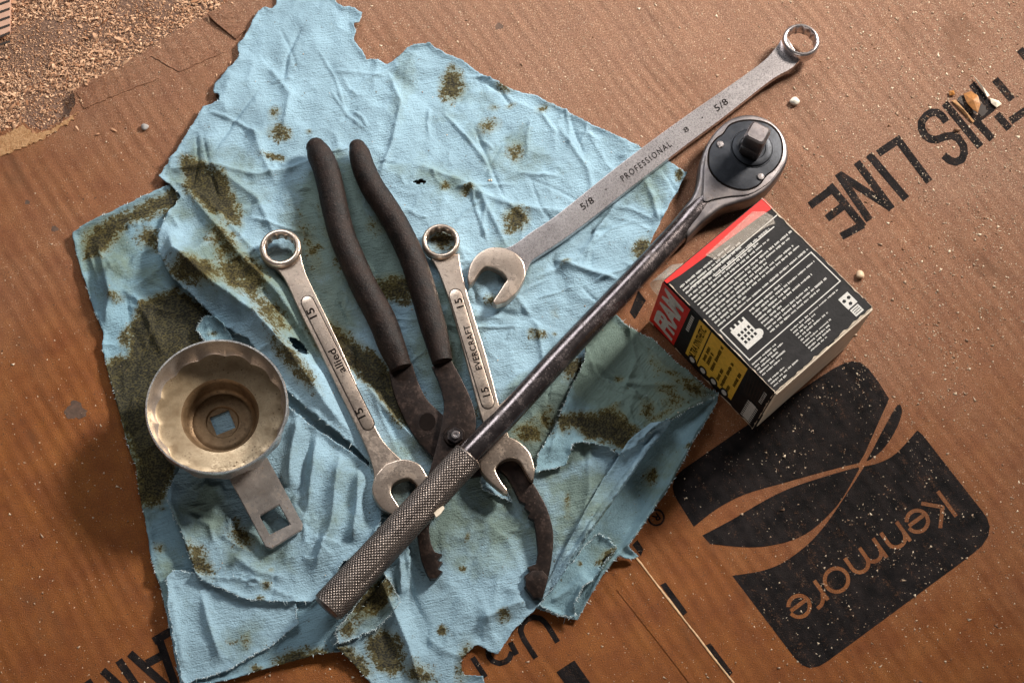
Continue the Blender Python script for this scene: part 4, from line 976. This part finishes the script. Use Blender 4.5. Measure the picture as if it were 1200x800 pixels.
# cream end with its glued flaps
boxy('end_flap', K0 + dv * (Lv - 2.5) + du * 1.5 - Z3 * 1.5, du * (Lu - 3), dv * 3.2, -Z3 * (BH * .58), CREAM, bev=.6)
boxy('end_flap', K0 + dv * (Lv - 2.5) + du * 5 - Z3 * (BH * .5), du * (Lu - 7), dv * 2.0, -Z3 * (BH * .49), CREAM, bev=.6)
def on(name, faces, mat, mp, off=None):
    return decal(name, faces, mat, bx, 0, mapper=mp)
def quadf(a0, a1, b0, b1): return [(a0, b0), (a1, b0), (a1, b1), (a0, b1)]
topm = lambda a, b: TOP(a, b)
on('red_band', [[(-.0, .006), (1.0, .006), (1.0, .095), (.85, .085), (.12, .045), (0.0, .03)]], REDINK, topm)
topm2 = lambda a, b: TOP(a, b, .5)
def rules(L, wa=.005, wb=.004):
    fs = []
    for a0, b0, a1, b1 in L:
        if abs(b0 - b1) < 1e-6: fs.append(quadf(a0, a1, b0 - wb, b0 + wb))
        else: fs.append(quadf(a0 - wa, a0 + wa, b0, b1))
    return fs
on('printed_frame', rules([(.035, .475, .965, .475), (.035, .735, .965, .735), (.04, .478, .04, .732), (.96, .478, .96, .732), (.10, .150, .98, .150), (.05, .262, .70, .262), (.04, .85, .28, .85) if False else (.3, .195, .9, .195)], .0045, .0034), WHITEINK, topm2)
def word_lines(rows, lh, seed=3, gap=.012):
    r = random.Random(seed); fs = []
    for a0, a1, b in rows:
        a = a0
        while a < a1:
            wl = r.choice((.03, .045, .06, .075, .09)); e = min(a + wl, a1)
            x = a
            while x < e:
                lw = r.uniform(.006, .0095); h = r.choice((.5, .5, .66, .8)); o = r.choice((0, 0, .15, -.1))
                fs.append(quadf(x, min(x + lw, e), b - lh * h * .5 + lh * o * .3, b + lh * h * .5)); x += lw + .0032
            a = e + gap
    return fs
rows = []; r = random.Random(5)
ends = [.55, .62, .60, .86, .72, .80, .70, .97, .92, .66, .90, .93, .36, .96]
for k, e in enumerate(ends): rows.append((.05, e, .105 + k * .0262))
on('small_print', word_lines([q for q in rows if abs(q[2] - .150) > .006 and abs(q[2] - .262) > .006], .0175), WHITEINK, topm2)
rows = [(.30, e, .505 + k * .0262) for k, e in enumerate((.62, .93, .66, .84, .50, .76, .90, .80))]
on('small_print', word_lines(rows, .017, 8), WHITEINK, topm2)
rows = [(.42, e, .765 + k * .0222) for k, e in enumerate((.90, .64, .60, .72, .52, .70, .66, .64, .58))]
on('small_print', word_lines(rows, .014, 9), WHITEINK, topm2)
rows = [(.03, e, .768 + k * .0225) for k, e in enumerate((.27, .31, .24, .29, .22))] + [(.03, e, .91 + k * .0225) for k, e in enumerate((.20, .30, .16))]
on('small_print', word_lines(rows, .014, 10), WHITEINK, topm2)
# calendar mark
cal = [quadf(.085, .235, .525, .68)] + [quadf(.10 + .04 * k, .115 + .04 * k, .505, .53) for k in range(4)]
rot_c = []
cells = [quadf(.105 + .032 * i, .125 + .032 * i, .565 + .03 * j, .585 + .03 * j) for i in range(4) for j in range(3)]
on('calendar_mark', cal + [[(.235 + .035 * math.cos(t), .645 + .028 * math.sin(t)) for t in np.linspace(0, 2 * math.pi, 14, endpoint=False)]], WHITEINK, topm2) if False else decal('calendar_mark', cal + [[(.235 + .035 * math.cos(t), .645 + .028 * math.sin(t)) for t in np.linspace(0, 2 * math.pi, 14, endpoint=False)]], WHITEINK, bx, 0, minus=cells, mapper=topm2)
# recycling mark
rec = [quadf(.845, .94, .815, .905), quadf(.85, .93, .915, .97)]
cutr = []
for k in range(3):
    t = math.radians(90 + 120 * k); cx_, cy_ = .892 + .027 * math.cos(t), .860 + .024 * math.sin(t)
    for s in (0,): cutr.append([(cx_ + .017 * math.cos(t + q), cy_ + .013 * math.sin(t + q)) for q in np.linspace(0, 2 * math.pi, 5, endpoint=False)])
cutr += [quadf(.86, .92, .925 + .014 * k, .930 + .014 * k) for k in range(3)]
decal('recycling_mark', rec, WHITEINK, bx, 0, minus=cutr, mapper=topm2)
# side panel: c along the box, e up; words read upwards
sidem = lambda c, e: SIDE(c, e, .3); sidem2 = lambda c, e: SIDE(c, e, .55)
on('red_logo_panel', [[(.0, .04), (.235, .04), (.25, .97), (.0, .97)]], REDINK, sidem)
def side_text(name, s, cc_, ce, height_c, length_e, mat, **kw):
    # reading direction = up, letter tops towards the red end
    mp = lambda x, y: SIDE(cc_ - y, ce + x, .6)
    V, Fc = text_flat(s, 1.0, kw.get('bold', 0), kw.get('shear', 0), kw.get('space', 1))
    V = V / (V.max(0) - V.min(0)) * np.array((length_e, height_c))
    return mesh_obj(name, np.array([mp(x, y) for x, y in V]), Fc, mat, bx, smooth=None)
side_text('logo_lettering', 'FRAM', .120, .50, .180, .84, WHITEINK, bold=.045, shear=.22, space=.95)
on('mustard_panel', [quadf(.335, .435, .12, .96), quadf(.445, .765, .12, .96)], GOLDINK, sidem)
side_text('panel_lettering', 'ULTRA SYNTHETIC', .385, .53, .055, .74, STAMP, bold=.02)
def side_words(rows, hc, seed):
    r = random.Random(seed); fs = []
    for c, e0, e1 in rows:
        e = e0
        while e < e1:
            wl = r.choice((.14, .2, .27)); q = min(e + wl, e1); x = e
            while x < q:
                lw = r.uniform(.018, .026); h = r.choice((.75, .9, 1)) * hc
                fs.append(quadf(c - h / 2, c + h / 2, x, min(x + lw, q))); x += lw + .010
            e = q + .04
    return fs
on('panel_lettering', side_words([(.475, .34, .66), (.510, .34, .62), (.552, .30, .90), (.618, .24, .52), (.662, .20, .80), (.710, .14, .34), (.738, .42, .76)], .026, 4), STAMP, sidem2)
for k in range(4):
    cc2 = .40 + .1 * k; n = 20
    ro = [(cc2 + .036 * math.cos(t), .14 + .075 * math.sin(t)) for t in np.linspace(0, 2 * math.pi, n, endpoint=False)]
    ri = [(cc2 + .022 * math.cos(t), .14 + .048 * math.sin(t)) for t in np.linspace(0, 2 * math.pi, n, endpoint=False)]
    decal('printed_ring', [ro], BLACKCARD, bx, 0, mapper=lambda c, e: SIDE(c, e, .8)); decal('printed_ring', [ri], WHITEINK, bx, 0, mapper=lambda c, e: SIDE(c, e, 1.0))
side_text('panel_lettering', 'MADE IN', .285, .72, .03, .34, WHITEINK) if False else on('panel_lettering', [quadf(.272, .298, .56 + k * .045, .59 + k * .045) for k in range(8)], WHITEINK, sidem2)
on('part_number', [quadf(.865, .955, .06 + k * .045, .085 + k * .045) for k in range(9)] + [quadf(.885, .935, .06, .46)], WHITEINK, sidem2)
on('part_number', [quadf(.93, .955, .60 + k * .04, .625 + k * .04) for k in range(7)], WHITEINK, sidem2)
on('printed_stripes', [[(.78 + .025 * k, .96), (.788 + .025 * k, .96), (.82 + .022 * k, .5), (.812 + .022 * k, .5)] for k in range(7)], GROOVE, sidem2)
WORN = mat_plain('rubbed card edge', (0.50, 0.40, 0.30), .7, .3, .3)
def wear_strip(mp, n, base, seed, thr=.35, amp=.012, wmin=.002):
    r = np.random.default_rng(seed); fs = []; st = 0
    w_ = vnoise(np.arange(n) * .33, np.zeros(n), seed) ** 2 * amp + wmin
    on_ = vnoise(np.arange(n) * .12, np.ones(n) * 3, seed) > thr
    for i in range(n - 1):
        if on_[i]: fs.append(((i / n, w_[i]), ((i + 1) / n, w_[i + 1])))
    out = []
    for (t0, a0), (t1, a1) in fs: out.append([base(t0, 0), base(t1, 0), base(t1, a1), base(t0, a0)])
    return decal('worn_edge', out, WORN, bx, 0, mapper=mp)
wear_strip(lambda a, b: TOP(a, b, .7), 90, lambda t, q: (t, 1 - .006 - q), 3, .2)
wear_strip(lambda a, b: TOP(a, b, .7), 90, lambda t, q: (1 - .006 - q, t), 4, .3)
wear_strip(lambda a, b: TOP(a, b, .7), 90, lambda t, q: (.006 + q, t), 5, .5)
wear_strip(lambda c, e: SIDE(c, e, .8), 90, lambda t, q: (t, .02 + q * 2), 6, .3, .02)
wear_strip(lambda c, e: SIDE(c, e, .8), 60, lambda t, q: (.99 - q, t), 7, .3)

# clear tape: a tab on the top and a curl off the red end
def tape_tab():
    n = 16; fs = [(.58, .02)] + [(.60 + .0, .02)]
    pts = [(.30, .03), (.92, .03)] + [(.92 - .02 * (1 - math.cos(t)) - .30 * (t / math.pi), .03 + .14 * math.sin(t) ** .8) for t in np.linspace(0.2, math.pi - .35, 10)]
    pts = [(.36, .05), (.86, .03), (.93, .08), (.95, .14), (.92, .185), (.86, .165), (.80, .16), (.6, .145), (.40, .125)]
    return decal('tape_tab', [pts], TAPE, bx, 0, mapper=lambda a, b: TOP(a, b, .9))
tape_tab()
def tape_curl():
    rows = []
    for k in range(13):
        t = k / 12; q = math.pi * t
        off = 15 * math.sin(q); z = BH - 3 - t * 52
        rows.append([K0 - dv * off * .9 + du * (3 + 30 * s) - du * 6 * math.sin(q) + Z3 * (z - BH) for s in np.linspace(0, 1, 6)])
    V = np.array(rows).reshape(-1, 3); Fc = [(i * 6 + j, i * 6 + j + 1, (i + 1) * 6 + j + 1, (i + 1) * 6 + j) for i in range(12) for j in range(5)]
    o = mesh_obj('tape_curl', V, Fc, TAPE, bx, smooth=180); m = o.modifiers.new('t', 'SOLIDIFY'); m.thickness = .3 * S
tape_curl()

# ------------------------------------------------------------------ loose bits
def pebble(label, x, y, r, c, name='pebble', cat='pebble', zs=.7, seed=0, group=None):
    rr = np.random.default_rng(seed); n = 18; ce = P(x, y, r * zs * .7)
    bm = bmesh.new(); bmesh.ops.create_icosphere(bm, subdivisions=3, radius=1)
    for v in bm.verts:
        q = v.co; k = 1 + .10 * math.sin(q.x * 3 + seed) + .08 * math.sin(q.y * 4 + seed * 2) + .06 * math.sin(q.z * 5)
        v.co = q * k; v.co.x *= r; v.co.y *= r * .86; v.co.z *= r * zs
    bmesh.ops.scale(bm, vec=(S, S, S), verts=bm.verts); me = bpy.data.meshes.new(name); bm.to_mesh(me); bm.free()
    me.polygons.foreach_set('use_smooth', [True] * len(me.polygons)); me.materials.append(mat_plain(label[:20], c, .5, .15, .2))
    o = bpy.data.objects.new(name, me); col.objects.link(o); o.location = [k * S for k in ce]; tag(o, label, cat, group); return o
pebble('small white round pebble on bare cardboard beside the ratchet head', 931, 119, 6.4, (.72, .66, .55), seed=1)
pebble('small tan round pebble on the cardboard near the corner of the filter box', 1008, 322, 5.4, (.62, .44, .28), seed=2)
pebble('small grey stone on bare cardboard near the torn cardboard edge', 170, 149, 4.6, (.32, .29, .27), seed=3)
pebble('tiny brown crumb of bark on the printed letter S', 1122, 152, 3.6, (.20, .10, .05), 'bark_crumb', 'crumb', seed=4)

# torn-up spot in the print, with its flake and splinters
ts = thing('torn_cardboard_flake', 'curled brown flake and pale splinters torn up out of the printed letter H', 'torn flake', P(1140, 122, 0))
decal('torn_pit', [rag(smooth_line([(1122, 116), (1131, 110), (1141, 112), (1149, 118), (1157, 130), (1150, 136), (1146, 131), (1139, 133), (1129, 124)], 3, closed=True), 2, .7)], GROOVE, ts, .45)
FLK = mat_plain('brown flake', (.40, .16, .035), .45, .3, .2)
def flake(name, pts, mat, zfn, th=.8):
    top = [P(x, y, zfn(x, y)) for x, y in pts]; n = len(top)
    c = sum(top) / n + np.array((0, 0, 2.5))
    V = top + [c] + [t - np.array((0, 0, th)) for t in top] + [c - np.array((0, 0, th))]
    Fc = [(i, (i + 1) % n, n) for i in range(n)] + [((i + 1) % n + n + 1, i + n + 1, 2 * n + 1) for i in range(n)] + [(i, i + n + 1, (i + 1) % n + n + 1, (i + 1) % n) for i in range(n)]
    return mesh_obj(name, V, Fc, mat, ts, smooth=None)
flake('flake', [(1129, 110), (1138, 107), (1146, 112), (1149, 122), (1146, 132), (1140, 128), (1133, 120)], FLK, lambda x, y: 3 + (x - 1129) * .35)
flake('splinter', [(1141, 89), (1144, 92), (1160, 112), (1157, 114)], CREAM, lambda x, y: 4)
flake('splinter', [(1160, 115), (1170, 118), (1174, 122), (1168, 126), (1162, 121)], CREAM, lambda x, y: 3)
flake('splinter', [(1115, 118), (1120, 117), (1142, 142), (1140, 144)], RAW, lambda x, y: 2)
flake('splinter', [(1112, 107), (1118, 106), (1119, 111), (1113, 112)], FLK, lambda x, y: 3)

# corrugated scrap at the corner
scp = thing('corrugated_scrap', 'scrap of pale corrugated board with open flutes among the shavings', 'cardboard scrap', P(0, 20, -11))
plate('scrap_face', [(-40, -20), (13, -12), (12, 10), (11, 36), (3, 41), (-40, 60)], -3, -10.8, mat_plain('pale pink board', (.55, .32, .22), .7), scp, bev=.8)
for k in range(7):
    y = -8 + k * 9.5
    plate('flute', [(-40, y + 16), (11.4, y - 2), (11.4, y + .6), (-40, y + 19.4)], -2.5, -3.4, GROOVE, scp, bev=0)

def scatter(name, mat, pts, sizes, z, kind='crumb', seed=1):
    r = np.random.default_rng(seed); N = len(pts); vs = []; fs = []; tone = []
    if kind == 'crumb':
        base = np.array([(1, 0, 0), (-.5, .87, 0), (-.5, -.87, 0), (0.1, .1, .9), (0, 0, -.3)]); fb = np.array([(0, 1, 3), (1, 2, 3), (2, 0, 3), (1, 0, 4), (2, 1, 4), (0, 2, 4)])
        a = r.uniform(0, 6.28, N); V = np.repeat(base[None], N, 0) * (1 + r.normal(0, .25, (N, 5, 3)))
        V = V * sizes[:, None, None] * np.stack([r.uniform(.6, 1.5, N), r.uniform(.5, 1, N), r.uniform(.5, .9, N)], -1)[:, None, :]
        X = V[..., 0] * np.cos(a)[:, None] - V[..., 1] * np.sin(a)[:, None]; Y = V[..., 0] * np.sin(a)[:, None] + V[..., 1] * np.cos(a)[:, None]
        Wp = np.stack([X + pts[:, :1], Y + pts[:, 1:2], V[..., 2] + z[:, None] + .1], -1).reshape(-1, 3)
        Fm = (fb[None] + (np.arange(N) * 5)[:, None, None]).reshape(-1, 3); tn = np.repeat(r.beta(1.4, 1.6, N), 5)
    else:
        # curled shaving: strip of 4 segments, 2 wide
        m = 5; t = np.linspace(-1, 1, m); L = sizes; cu = r.uniform(.1, 1.0, N); W = sizes * r.uniform(.12, .38, N); a = r.uniform(0, 6.28, N); ti = r.normal(0, .35, N)
        ang = t[None] * cu[:, None] * 1.5
        x = np.sin(ang) / (cu[:, None] * 1.5) * L[:, None]; h = (np.cos(ang)) / (cu[:, None] * 1.5) * L[:, None]; h = h - h.min(1, keepdims=True)
        tw = r.normal(0, .5, N)
        rowsv = []
        for sgn in (-1, 1):
            yy = sgn * W[:, None] * (1 - .5 * np.abs(t)[None] ** 3); zz = h + sgn * W[:, None] * tw[:, None] * t[None]
            X = x * np.cos(a)[:, None] - yy * np.sin(a)[:, None]; Y = x * np.sin(a)[:, None] + yy * np.cos(a)[:, None]
            rowsv.append(np.stack([X + pts[:, :1], Y + pts[:, 1:2], zz * .8 + z[:, None] + x * ti[:, None] * .5 + L[:, None] * .2], -1))
        Vv = np.concatenate(rowsv, 1); Wp = Vv.reshape(-1, 3)
        fb = np.array([(k, k + 1, k + 1 + m, k + m) for k in range(m - 1)]); Fm = (fb[None] + (np.arange(N) * 2 * m)[:, None, None]).reshape(-1, 4); tn = np.repeat(r.beta(1.6, 1.6, N), 2 * m)
    o = mesh_obj(name, Wp, Fm.astype(np.int64), mat, None, smooth=None, attrs={'tone': tn}); o['kind'] = 'stuff'
    return o
# grit on the board: thicker towards the top and right
def height_at(x, y):
    i = np.clip(((x - gx[0]) / G).round().astype(int), 0, len(gx) - 1); j = np.clip(((y - gy[0]) / G).round().astype(int), 0, len(gy) - 1)
    ok = (x > gx[0]) & (x < gx[-1]) & (y > gy[0]) & (y < gy[-1])
    return np.where(ok, H[j, i], 0)
N = 110000
px = rng.uniform(-30, 1230, N); py = rng.uniform(-30, 830, N)
dens = .13 + .34 * np.exp(-((py - 60) / 260) ** 2) * (px > 380) + .9 * np.exp(-((px - 1150) / 130) ** 2 - ((py - 110) / 110) ** 2) + .5 * np.exp(-((px - 1080) / 150) ** 2 - ((py - 360) / 110) ** 2) + .14 * np.exp(-((px - 1050) / 150) ** 2 - ((py - 640) / 130) ** 2)
dens *= .35 + 1.5 * vnoise(px / 26, py / 26, 3) ** 2
k = rng.uniform(0, 1, N) < dens
px, py = px[k], py[k]
w3 = P(px, py, 0); hz_ = height_at(w3[:, 0], w3[:, 1])
ed2 = np.array([tuple(P(x, y, 0)[:2]) for x, y in edge])
onb = inside(w3[:, 0], w3[:, 1], bp) & ((hz_ < .5) | (rng.uniform(0, 1, len(px)) < .03))
px, py = px[onb], py[onb]; w3 = w3[onb]; hz_ = hz_[onb]
sz = np.clip(rng.lognormal(-.62, .55, len(px)) * (1 + .3 * (px > 900)), .35, 3.4)
scatter('sawdust_grit', CRUMB, w3[:, :2], sz, hz_, seed=5)
# wood shavings on the floor, some over the torn edge
N = 34000
px = rng.uniform(-40, 290, N); py = rng.uniform(-40, 175, N)
w3 = P(px, py, -10)
inb = inside(w3[:, 0], w3[:, 1], bp); d, _ = seg_dist(w3[:, 0], w3[:, 1], bp)
dn_ = np.clip(.32 + 2.4 * (vnoise(px / 38, py / 38, 12) - .25) + .5 * (vnoise(px / 9, py / 9, 17) - .5), 0.05, 1)
dn_ *= np.where((px > 30) & (px < 88) & (py > 108), .15, 1)
k = (~inb & (rng.uniform(0, 1, N) < dn_)) | (inb & (d < 10) & (rng.uniform(0, 1, N) < .06)) | (inb & (d < 90) & (rng.uniform(0, 1, N) < .006))
px, py, w3, inb = px[k], py[k], w3[k], inb[k]
sz = np.clip(rng.lognormal(.12, .55, len(px)), .5, 6.5)
zz = np.where(inb, .4, -10.8 + rng.uniform(0, 2.2, len(px)))
scatter('wood_shavings', SHAVE, w3[:, :2], sz, zz, 'curl', 9)
N = 16000
px = rng.uniform(-40, 290, N); py = rng.uniform(-40, 175, N); w3 = P(px, py, -10); k = ~inside(w3[:, 0], w3[:, 1], bp) & (vnoise(px / 30, py / 30, 15) > .28)
w3 = w3[k]; scatter('sawdust', SHAVE, w3[:, :2], np.clip(rng.lognormal(.05, .4, len(w3)), .5, 2.6), np.full(len(w3), -10.8), seed=11)
